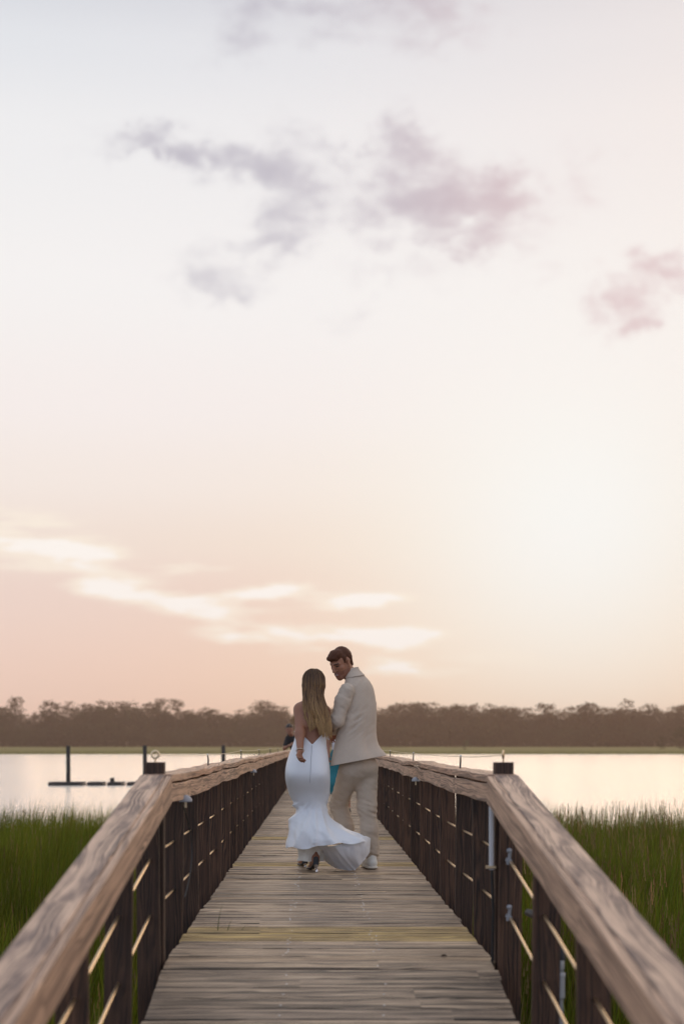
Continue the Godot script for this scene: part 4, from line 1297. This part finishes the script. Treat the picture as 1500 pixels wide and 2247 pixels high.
func make_bride() -> void:
	BB = W(685, VY + EYE * F / BD, BD)
	var t := thing("person", "woman with long blonde hair in a white backless wedding dress, one arm trailing behind", "person", BB)
	var mb := MB.new()
	var hc := B(686.5, 1503, -0.015)
	var hb := Basis(Vector3(-1, 0, 0), Vector3(0, 1, 0), Vector3(0, 0, -1)).rotated(Vector3.UP, -0.35)
	head_c = hc; head_b = hb
	var P := head_prims(hc, hb, true)
	P.append(cap(hc + Vector3(0, -0.05, 0.015), B(684, 1547, 0.0), 0.046, 0.05, Vector3.ZERO, 1.0, 0.03))
	nets(mb, P, 0.006, 0.02, "bride")
	var zd := Vector3(0, 0, 1)
	var SL := B(656, 1556, 0.0); var EL := B(657.5, 1611, 0.13); var WL := B(658.5, 1650, 0.25)
	var SR := B(713, 1560, -0.02); var ER := B(719, 1604, -0.10); var WR := B(725, 1608, -0.26)
	var body := [cap(B(684, 1542), B(683, 1568), 0.055, 0.10, zd, 0.75), cap(SL + Vector3(0.02, 0, 0), SR - Vector3(0.02, 0, 0), 0.046, 0.046), cap(B(682, 1566), B(681, 1605), 0.122, 0.112, zd, 0.68), cap(B(681, 1605), B(680, 1640), 0.112, 0.118, zd, 0.74),
		cap(B(668, 1552, 0.03), B(672, 1590, 0.055), 0.035, 0.03), cap(B(700, 1552, 0.03), B(696, 1590, 0.055), 0.035, 0.03),
		cap(B(680, 1640), B(676, 1695, 0.01), 0.118, 0.15, zd, 0.8), cap(B(655, 1710, 0.0), B(672, 1800, -0.05), 0.08, 0.045), cap(B(697, 1710, 0.0), B(689, 1795, -0.03), 0.08, 0.045),
		cap(B(689, 1795, -0.03), B(692, 1880, 0.13), 0.045, 0.032), cap(B(672, 1800, -0.02), B(668, 1878, -0.33), 0.05, 0.032),
		cap(SL, EL, 0.043, 0.037), cap(EL, WL, 0.038, 0.025), cap(SR, ER, 0.043, 0.036), cap(ER, WR, 0.036, 0.025)]
	body.append(cap(B(682, 1560, 0.115), B(682, 1630, 0.13), 0.014, 0.016, Vector3.ZERO, 1.0, 0.03, true))      # hollow of the spine
	nets(mb, body, 0.0095, 0.035, "bride")
	var hands := hand_prims(WL, B(653, 1668, 0.33) - WL, Vector3(-0.2, 0.5, -0.85), 1.0, 0.75, 0.92)
	hands.append(cap(WL, WL.lerp(EL, 0.2), 0.0235, 0.026))
	nets(mb, hands, 0.004, 0.005, "bride")
	var hands2 := hand_prims(WR, Vector3(0.2, 0, -1), Vector3(0, 1, 0), -1.0, 0.8, 0.92)
	hands2.append(cap(WR, WR.lerp(ER, 0.2), 0.024, 0.026))
	nets(mb, hands2, 0.006, 0.005, "bride")
	# feet, on tiptoe in heels
	for a in [[B(692, 1880, 0.13), Vector3(B(681, 1900, 0.0).x, 0.022, -0.03)], [B(668, 1878, -0.33), Vector3(B(660, 1900, -0.4).x, 0.022, -0.46)]]:
		var heel: Vector3 = a[0] + Vector3(0, -0.035, 0.025)
		nets(mb, [cap(a[0], heel, 0.032, 0.027), cap(heel, a[1], 0.027, 0.02), cap(a[0], a[1].lerp(a[0], 0.4), 0.03, 0.024), cap(a[1], a[1] + (a[1] - heel).normalized() * 0.03 * Vector3(1, 0, 1), 0.021, 0.015)], 0.008, 0.02, "bride")
	part("body", mb.mesh(), M.skin, t)
	# --- dress
	var silk := std("white satin crepe", Color(0.80, 0.825, 0.87), 0.42, 0.0, 0.45)
	silk.rim_enabled = true; silk.rim = 0.25; silk.rim_tint = 0.3
	silk.backlight_enabled = true; silk.backlight = lin(0.16, 0.16, 0.16)
	var lining := std("cream lining", Color(0.74, 0.71, 0.64), 0.7)
	var n := 96
	var R := []
	# [left px, left py, right px, right py, depth / half width, towards the deck's landward end]
	var rows := [[645, 1604, 716.5, 1604, 0.75, 0.0], [646.5, 1618, 715.5, 1618, 0.76, 0.0], [642, 1635, 716, 1635, 0.78, 0.0], [634.5, 1655, 719, 1655, 0.82, 0.015], [628, 1678, 722, 1678, 0.88, 0.042], [625.8, 1700, 723.8, 1700, 0.9, 0.058], [628, 1720, 724, 1720, 0.86, 0.04], [634, 1742, 723, 1742, 0.80, -0.01], [641, 1760, 720, 1760, 0.82, -0.03],
		[645.5, 1776, 718, 1776, 0.92, -0.025], [644, 1788, 722, 1790, 1.02, 0.0], [636, 1802, 735, 1805, 1.1, 0.02], [629.5, 1816, 755, 1817, 1.05, 0.03], [627, 1830, 778, 1827, 0.95, 0.04], [625, 1844, 797, 1833, 0.88, 0.05], [624, 1858, 812, 1840, 0.84, 0.05]]
	for a in rows: R.append(loft_ring(B(a[0], a[1]), B(a[2], a[3]), 0.0, a[4], a[5], n))
	R = smooth_rings(R, 6)
	var kn := B(680, 1785).y
	for j in R.size():
		var ce := centre_of(R[j])
		for k in n:
			var p: Vector3 = R[j][k]
			var th := TAU * k / n
			var o := Vector3(cos(th), 0, sin(th))
			var lo := smoothstep(kn + 0.05, B(680, 1855).y, p.y)
			var mid := exp(-pow((p.y - B(680, 1768).y) / 0.085, 2.0))
			var seat := exp(-pow((p.y - B(680, 1700).y) / 0.07, 2.0))
			var fold := sin(th * 9.0 + p.y * 7.0 + 1.2 * sin(th * 2.0)) * 0.6 + sin(th * 15.0 - p.y * 11.0 + 2.0) * 0.35
			# folds run from the knees down to the right, where the wind carries the skirt
			var slant := fold_a.get_noise_3d(p.x * 12.0 + 4.0, p.y * 36.0 + p.x * 26.0, p.z * 8.0)
			var kx := p.x - B(694, 1752).x; var ky := B(694, 1752).y - p.y
			var fan := atan2(kx, maxf(ky, 0.02) + 0.03)
			var far := smoothstep(0.0, 0.3, sqrt(kx * kx + ky * ky)) * smoothstep(0.0, 0.07, ky)
			var rid := absf(sin(fan * 8.5 + 1.1 * fold_b.get_noise_3d(p.x * 9.0, p.y * 9.0, 3.0) + 0.4)) - 0.55
			p += o * (fold * 0.014 * lo + slant * (0.0004 + 0.010 * mid + 0.010 * lo) - rid * 0.046 * far * (1.0 if o.z > -0.3 else 0.4))
			p.y += lo * lo * (0.010 * sin(th * 5.0 + 0.6) + 0.006 * sin(th * 11.0))
			# two halves of the seat
			if o.z > 0.0: p.z += 0.014 * seat * (cos((p.x - ce.x) / 0.16 * PI) * -0.6 + 0.3)
			R[j][k] = p
	# open back: the top edge dips to a point at the waist
	var vt := B(685, 1634).y
	for j in 14:
		for k in n:
			var th := TAU * k / n
			if sin(th) > -0.2:
				var p: Vector3 = R[j][k]
				var dx: float = absf(p.x - B(685, 1634).x)
				var edge := vt + dx * 1.05
				if sin(th) > 0.0: p.y = minf(p.y, maxf(edge, B(685, 1640).y))
				R[j][k] = p
	var dressmb := MB.new()
	dressmb.rows(R, true)
	var dr := part("dress", dressmb.mesh(), silk, t)
	var zb := MB.new()
	var zp := []
	for k in 14:
		var y := lerpf(vt - 0.006, B(685, 1716).y, k / 13.0)
		var best := 0.0
		for j in R.size():
			if absf(R[j][n / 4].y - y) < 0.012: best = maxf(best, R[j][n / 4].z)
		zp.append(Vector3(B(684.5 - k * 0.35, 1650).x, y, best + 0.001))
	sweep(zb, zp, round_profile(0.0025, 5), Vector3(1, 0, 0))
	part("zip_seam", zb.mesh(), std("seam", Color(0.5, 0.52, 0.57), 0.6), dr)
	# lining that wraps the ankles
	R = []
	for a in [[640, 1815, 725, 1815, 0.9, 0.0], [645, 1838, 722, 1838, 0.95, 0.02], [652, 1858, 714, 1860, 1.0, 0.04], [655, 1874, 710, 1876, 1.05, 0.05], [653, 1886, 709, 1888, 1.05, 0.05]]: R.append(loft_ring(B(a[0], a[1]), B(a[2], a[3]), 0.0, a[4], a[5], 56))
	R = smooth_rings(R, 5)
	for j in R.size():
		for k in 56:
			var p: Vector3 = R[j][k]; var th := TAU * k / 56.0
			p += Vector3(cos(th), 0, sin(th)) * (0.009 * sin(th * 7.0 + p.y * 12.0) + 0.010 * fold_a.get_noise_3d(p.x * 20.0, p.y * 46.0 + p.x * 20.0, p.z * 20.0))
			R[j][k] = p
	var lb := MB.new()
	lb.rows(R, true)
	part("lining", lb.mesh(), lining, dr)
	# train blown to the right, its corner trailing on the planks
	var tr := MB.new()
	tr.rows(grid_patch([[B(733, 1856, 0.27), B(755, 1850, 0.25), B(775, 1843, 0.22), B(797, 1834, 0.16), B(813, 1839, 0.08)],
		[B(742, 1868, 0.25), B(762, 1862, 0.26), B(781, 1856, 0.23), B(800, 1850, 0.17), B(812, 1850, 0.08)],
		[B(756, 1886, 0.20), B(770, 1882, 0.22), B(786, 1875, 0.20), B(802, 1864, 0.16), B(811.5, 1860, 0.08)],
		[B(778, 1910, 0.10), B(785, 1903, 0.13), B(794, 1893, 0.14), B(804, 1880, 0.12), B(811, 1870, 0.08)]], 40, 24, 0.009, 0.6))
	part("train", tr.mesh(), silk, dr)
	var ti := MB.new()
	ti.rows(grid_patch([[B(690, 1853, 0.16), B(708, 1856, 0.22), B(722, 1857, 0.25), B(736, 1856, 0.26)],
		[B(706, 1870, 0.08), B(718, 1871, 0.14), B(730, 1871, 0.18), B(744, 1868, 0.22)],
		[B(714, 1890, 0.0), B(730, 1892, 0.06), B(745, 1892, 0.12), B(760, 1890, 0.17)],
		[B(735, 1905, 0.0), B(750, 1908, 0.05), B(764, 1910, 0.08), B(779, 1910, 0.095)]], 24, 16, 0.008, 2.0))
	part("train_lining", ti.mesh(), silk, dr)
	# --- heels
	var silver := std("silver heel", Color(0.75, 0.74, 0.75), 0.18, 1.0)
	var sole := std("black sole", Color(0.02, 0.02, 0.024), 0.35)
	for a in [[B(692, 1880, 0.13), Vector3(B(681, 1900, 0.0).x, 0.012, -0.03)], [B(668, 1878, -0.33), Vector3(B(660, 1900, -0.4).x, 0.012, -0.46)]]:
		var heel: Vector3 = a[0] + Vector3(0.004, -0.055, 0.035)
		var toe: Vector3 = a[1]
		var sh := MB.new()
		nets(sh, [cap(heel, heel.lerp(toe, 0.5) + Vector3(0, -0.012, 0), 0.026, 0.024, Vector3.UP, 0.4), cap(heel.lerp(toe, 0.5) + Vector3(0, -0.012, 0), toe + Vector3(0, -0.002, 0), 0.024, 0.034, Vector3.UP, 0.3), cap(toe, toe + (toe - heel).normalized() * Vector3(1, 0, 1) * 0.05, 0.032, 0.012, Vector3.UP, 0.35), cap(heel + Vector3(0, 0.006, 0.014), heel + Vector3(0, 0.04, 0.014), 0.025, 0.024, Vector3(0, 0, 1), 0.35)], 0.006, 0.008, "")
		var shoe := part("shoe", sh.mesh(), sole, t)
		var hk := MB.new()
		sweep(hk, [heel + Vector3(0, -0.004, 0.012), Vector3(heel.x + 0.004, heel.y * 0.45, heel.z + 0.012), Vector3(heel.x + 0.006, 0.002, heel.z + 0.016)], round_profile(0.017, 10), Vector3(0, 0, 1), [1.1, 0.62, 0.72])
		part("heel", hk.mesh(), silver, shoe)
	# --- bracelet
	var br := MB.new()
	var ad := (WL - EL).normalized()
	var ax := ad.cross(Vector3.UP).normalized(); var ay := ad.cross(ax)
	var ring := []
	for k in 21: ring.append(WL - ad * 0.012 + (ax * cos(TAU * k / 20.0) + ay * sin(TAU * k / 20.0)) * 0.031)
	sweep(br, ring, round_profile(0.0035, 6), ad, [], 0.0, false)
	part("bracelet", br.mesh(), std("pale gold", Color(0.8, 0.66, 0.5), 0.3, 0.6), t)
	# --- hair: a full under-layer and several hundred locks swept to the right
	var r := RandomNumberGenerator.new(); r.seed = 31
	var hm := std("blonde hair", Color(1, 1, 1), 0.42, 0.0, 0.5)
	hm.vertex_color_use_as_albedo = true
	hm.backlight_enabled = true; hm.backlight = lin(0.25, 0.22, 0.18)
	var hbm := MB.new()
	var under := MB.new()
	nets(under, [cap(hc + Vector3(0, 0.04, 0.006), hc + Vector3(0, 0.0, 0.01), 0.083, 0.083, Vector3.ZERO, 1.0, 0.02), cap(hc + Vector3(0, -0.02, 0.01), B(689, 1535, 0.02), 0.074, 0.066), cap(B(689, 1535, 0.03), B(694, 1562, 0.055), 0.066, 0.062, zd, 0.6), cap(B(694, 1562, 0.06), B(698, 1588, 0.075), 0.062, 0.05, zd, 0.3)], 0.011, 0.03, "")
	for k in under.c.size():
		var v := clampf((hc.y + 0.12 - under.v[k].y) / 0.5, 0, 1) * 0.85
		under.c[k] = Color(0.075, 0.037, 0.017).lerp(Color(0.26, 0.135, 0.052), clampf(v * 2.0, 0, 1)).lerp(Color(0.60, 0.37, 0.15), clampf(v * 2.0 - 1.0, 0, 1))
	for k in 1900:
		# a lock leaves the crown at angle a (0 = towards the viewer), follows the skull, then hangs
		var a := r.randf_range(-1.75, 1.75)
		var lift := r.randf_range(0.15, 1.0)
		var dirv := Vector3(sin(a), 0, cos(a))
		var rad := 0.088 + r.randf_range(-0.002, 0.008)
		var path := []
		var top := hc + Vector3(0.006, 0.042, 0.012)
		for q in 5:
			var e := lerpf(lift * 1.35, -0.15, q / 4.0)
			path.append(top + Vector3(dirv.x * cos(e) * rad, sin(e) * rad, dirv.z * cos(e) * rad) + Vector3(0, -0.05 * (q / 4.0) , 0.006))
		var u := clampf(0.5 + a / 3.5 + r.randf_range(-0.16, 0.16), 0.0, 1.0)
		var endy := 1604.0 + 20.0 * u + r.randf_range(-26, 8) - 16.0 * exp(-pow((u - 0.34) / 0.13, 2.0))
		var mid1 := B(lerpf(663, 710, u), 1530 + r.randf_range(-3, 3), 0.09 * cos(a) + 0.01)
		var mid2 := B(lerpf(667, 716, u) + r.randf_range(-2, 2), 1556, 0.075 + 0.03 * cos(a))
		var mid3 := B(lerpf(671, 722, u) + r.randf_range(-3, 4), 1582, 0.085 + r.randf_range(0, 0.02))
		# locks gather into tapering clumps towards their ends
		var cl := int(u * 34.0)
		var cu := (cl + 0.5) / 34.0
		var h1 := sin(cl * 12.9898) * 43758.5; h1 -= floorf(h1)
		var h2 := sin(cl * 78.233) * 12543.1; h2 -= floorf(h2)
		endy = endy * 0.45 + 0.55 * (1596.0 + 20.0 * cu + 26.0 * (h1 - 0.45) - 14.0 * exp(-pow((cu - 0.34) / 0.13, 2.0)))
		var tx := lerpf(lerpf(673, 723, u), lerpf(676, 726, cu) + 12.0 * (h2 - 0.45), 0.8)
		var tip := B(tx + r.randf_range(-1.6, 1.6), endy, 0.085 + 0.03 * h1 + r.randf_range(0, 0.012))
		mid3 = mid3.lerp(B(lerpf(671, 722, cu) + 5.0 * (h1 - 0.5), 1582, 0.09 + 0.015 * h2), 0.6)
		path.append_array([mid1, mid2, mid3, tip])
		# resample smoothly
		var sm := []
		var sc := []
		var tot := 22
		for q in tot + 1:
			var f: float = float(q) / tot * (path.size() - 1); var i := mini(int(f), path.size() - 2)
			var p: Vector3 = path[i].cubic_interpolate(path[i + 1], path[max(i - 1, 0)], path[min(i + 2, path.size() - 1)], f - i)
			var v := float(q) / tot
			p += Vector3(0.014 * sin(v * 12.0 + h2 * 6.0) + 0.0025 * sin(v * 14.0 + k * 1.7), 0, 0.008 * cos(v * 10.0 + h1 * 6.0)) * smoothstep(0.4, 0.9, v)
			sm.append(p); sc.append((1.0 - 0.75 * smoothstep(0.75, 1.0, v)) * (0.7 + 0.3 * minf(1.0, v * 5.0)))
		var blond := clampf(r.randfn(0.5, 0.22) + 0.16 * sin(a * 23.0), 0.0, 1.0)
		var st := hbm.v.size()
		sweep(hbm, sm, round_profile(r.randf_range(0.0011, 0.0024), 4), Vector3(0.3, 0.1, 1), sc, 0.0, false)
		for q in range(st, hbm.v.size()):
			var v := clampf((hc.y + 0.12 - hbm.v[q].y) / 0.5, 0, 1)
			var root := Color(0.075, 0.037, 0.017); var mid := Color(0.26, 0.135, 0.052); var tipc := Color(0.60, 0.37, 0.15)
			var bl := clampf(v * 0.85 + (blond - 0.5) * 0.9, 0.0, 1.0)
			hbm.c[q] = root.lerp(mid, clampf(bl * 2.0, 0, 1)).lerp(tipc, clampf(bl * 2.0 - 1.0, 0, 1))
	# loose wisps lifted by the wind on the other side
	for k in 16:
		var e := Vector2(r.randf_range(632, 645), r.randf_range(1575, 1598))
		var p0 := B(667, 1535, 0.03); var p1 := B(658 + r.randf_range(-3, 3), 1556, 0.05); var p2 := B(648 + r.randf_range(-3, 2), 1570, 0.05); var p3 := B(e.x, e.y, 0.04)
		var path := []
		for q in 13:
			var f := q / 12.0
			path.append(p0.bezier_interpolate(p1, p2, p3, f))
		hbm.tint = Color(0.40, 0.26, 0.12)
		sweep(hbm, path, round_profile(0.0016, 3), Vector3(0.3, 0.1, 1), [], 0.0, false)
	var hair := part("hair", hbm.mesh(), hm, t)
	part("under_layer", under.mesh(), hm, hair)

func simple_person(label: String, d: float, px: float, h: float, top: Color, bottom: Color, hairc: Color, lean: float, knee: float, sway: float) -> void:
	var with_camera := sway != 0.0
	# a figure farther out on the boardwalk, turned towards the couple
	var base := W(px, VY + EYE * F / d, d)
	base.y = 0.0
	var t := thing("person", label, "person", base)
	var k := h / 1.7
	var hip := Vector3(0, 0.88 * k - knee, -0.05)
	var chest := hip + Vector3(0, 0.40 * k * cos(lean), 0.40 * k * sin(lean)) + Vector3(sway * 0.4, 0, 0)
	var neck := chest + Vector3(0, 0.12 * k * cos(lean), 0.12 * k * sin(lean))
	neck.x += sway * 0.35
	var head := neck + Vector3(sway * 0.25, 0.14 * k, 0.05)
	var mb := MB.new()
	head_c = head; head_b = Basis(Vector3(1, 0, 0), Vector3(0, 1, 0), Vector3(0, 0, 1))
	var hpz := head_prims(head, head_b, true)
	hpz.append(cap(head + Vector3(0, -0.05, -0.01), neck, 0.045, 0.05))
	nets(mb, hpz, 0.007, 0.02, "bride")
	var body := [cap(hip, chest, 0.12, 0.12, Vector3(0, 0, 1), 0.7), cap(chest, neck, 0.09, 0.05)]
	var top_pr := [cap(hip + Vector3(0, 0.06, 0), chest, 0.14, 0.14, Vector3(0, 0, 1), 0.75), cap(chest + Vector3(-0.11, 0.07, 0), chest + Vector3(0.11, 0.07, 0), 0.06, 0.06), cap(chest, neck - Vector3(0, 0.03, 0), 0.10, 0.055)]
	var bot_pr := [cap(hip + Vector3(0, 0.05, 0), hip + Vector3(0, -0.05, 0), 0.14, 0.15, Vector3(0, 0, 1), 0.8)]
	var hands := []
	for s in [-1, 1]:
		var sh := chest + Vector3(s * 0.155, 0.07, 0.0)
		var el: Vector3 = sh + (Vector3(s * 0.07, -0.22, 0.10) if with_camera else Vector3(s * 0.05, -0.27, 0.0)) * k
		var wr: Vector3 = (chest + Vector3(s * 0.10, -0.08, 0.30)) if with_camera else el + Vector3(s * -0.01, -0.20, 0.12) * k
		body.append(cap(sh, el, 0.04, 0.035)); body.append(cap(el, wr, 0.035, 0.025))
		top_pr.append(cap(sh, sh.lerp(el, 0.7), 0.056, 0.05))
		hands.append_array(hand_prims(wr, Vector3(-s * 0.4, 0.3, 0.8) if with_camera else Vector3(0, -0.8, 0.5), Vector3(s, 0.2, 0), 1.0 if s > 0 else -1.0, 0.7, 0.9))
		var kn := hip + Vector3(s * 0.10, -0.43 * k + knee * 0.45, 0.04 + knee * 0.8)
		var an := Vector3(s * 0.11, 0.085, -0.02)
		body.append(cap(hip + Vector3(s * 0.08, -0.04, 0), kn, 0.075, 0.05)); body.append(cap(kn, an, 0.048, 0.034)); body.append(cap(an, an + Vector3(0, -0.04, 0.12), 0.034, 0.026))
		bot_pr.append(cap(hip + Vector3(s * 0.08, -0.04, 0), kn, 0.092, 0.08)); bot_pr.append(cap(kn, kn.lerp(an, 0.35 if not with_camera else 0.95), 0.08, 0.075 if not with_camera else 0.05))
	nets(mb, body, 0.016, 0.03, "bride")
	nets(mb, hands, 0.007, 0.006, "bride")
	part("body", mb.mesh(), M.skin, t)
	var tb := MB.new(); nets(tb, top_pr, 0.014, 0.03, "")
	part("shirt", tb.mesh(), std("shirt cloth", top, 0.8), t)
	var bb := MB.new(); nets(bb, bot_pr, 0.014, 0.03 if with_camera else 0.09, "")
	part("trousers" if with_camera else "skirt", bb.mesh(), std("trouser cloth" if with_camera else "skirt cloth", bottom, 0.8), t)
	var hb := MB.new()
	nets(hb, [cap(head + Vector3(0, 0.045, -0.02), head + Vector3(0, 0.055, 0.02), 0.08, 0.07), cap(head + Vector3(0, 0.02, -0.05), head + Vector3(0, -0.1, -0.06), 0.07, 0.05)], 0.01, 0.02, "hair_short")
	part("hair", hb.mesh(), std("dark hair", hairc, 0.5), t)
	for s in [-1, 1]:
		var sb := MB.new()
		nets(sb, [cap(Vector3(s * 0.11, 0.045, -0.04), Vector3(s * 0.115, 0.03, 0.15), 0.042, 0.032), cap(Vector3(s * 0.11, 0.014, -0.045), Vector3(s * 0.115, 0.014, 0.16), 0.048, 0.04, Vector3.UP, 0.3)], 0.01, 0.012, "")
		part("shoe", sb.mesh(), M.black, t)

func make_people() -> void:
	fold_a = fnl(201, 0.34, 2); fold_b = fnl(202, 0.24, 2)
	var weave := weave_texture(81, 0.14)
	var linen := cloth_like("natural linen", Color(0.62, 0.515, 0.42), weave, 9.0, 0.85, 0.6)
	var lt := cloth_like("natural linen trousers", Color(0.60, 0.49, 0.385), weave, 9.0, 0.85, 0.6)
	make_groom(linen, lt)
	make_bride()
	simple_person("person in a teal skirt and white top standing beyond the couple", 22.0, 748, 1.68, Color(0.75, 0.75, 0.78), Color(0.02, 0.19, 0.23), Color(0.05, 0.03, 0.02), 0.05, 0.0, 0.0)
	simple_person("dark-haired person in a black shirt leaning out beyond the bride", 30.0, 656, 1.68, Color(0.010, 0.010, 0.012), Color(0.02, 0.02, 0.022), Color(0.03, 0.022, 0.02), 0.3, 0.14, -0.2)

func _ready() -> void:
	make_camera_and_light()
	make_materials()
	make_ground()
	make_boardwalk()
	make_railings()
	make_marsh()
	make_forest()
	make_floating_dock()
	make_people()
	deck_lamp(Vector3(CX - 0.742, 0.735, -7.42), -1, "small white dome lamp under the tan handrail by the post with the ring", true)
	deck_lamp(Vector3(CX - 0.742, 0.735, -15.3), -1, "small white dome lamp farther out under the tan handrail, beside the bride", false)
	deck_lamp(Vector3(CX + 0.742, 0.735, -11.6), 1, "small dome lamp under the grey handrail near the groom", false)
	bird_line(-1, 10.0, "thin line on pegs along the tan handrail")
	bird_line(1, 8.75, "thin line on pegs along the grey handrail")
	make_conduit()
	make_sprig()
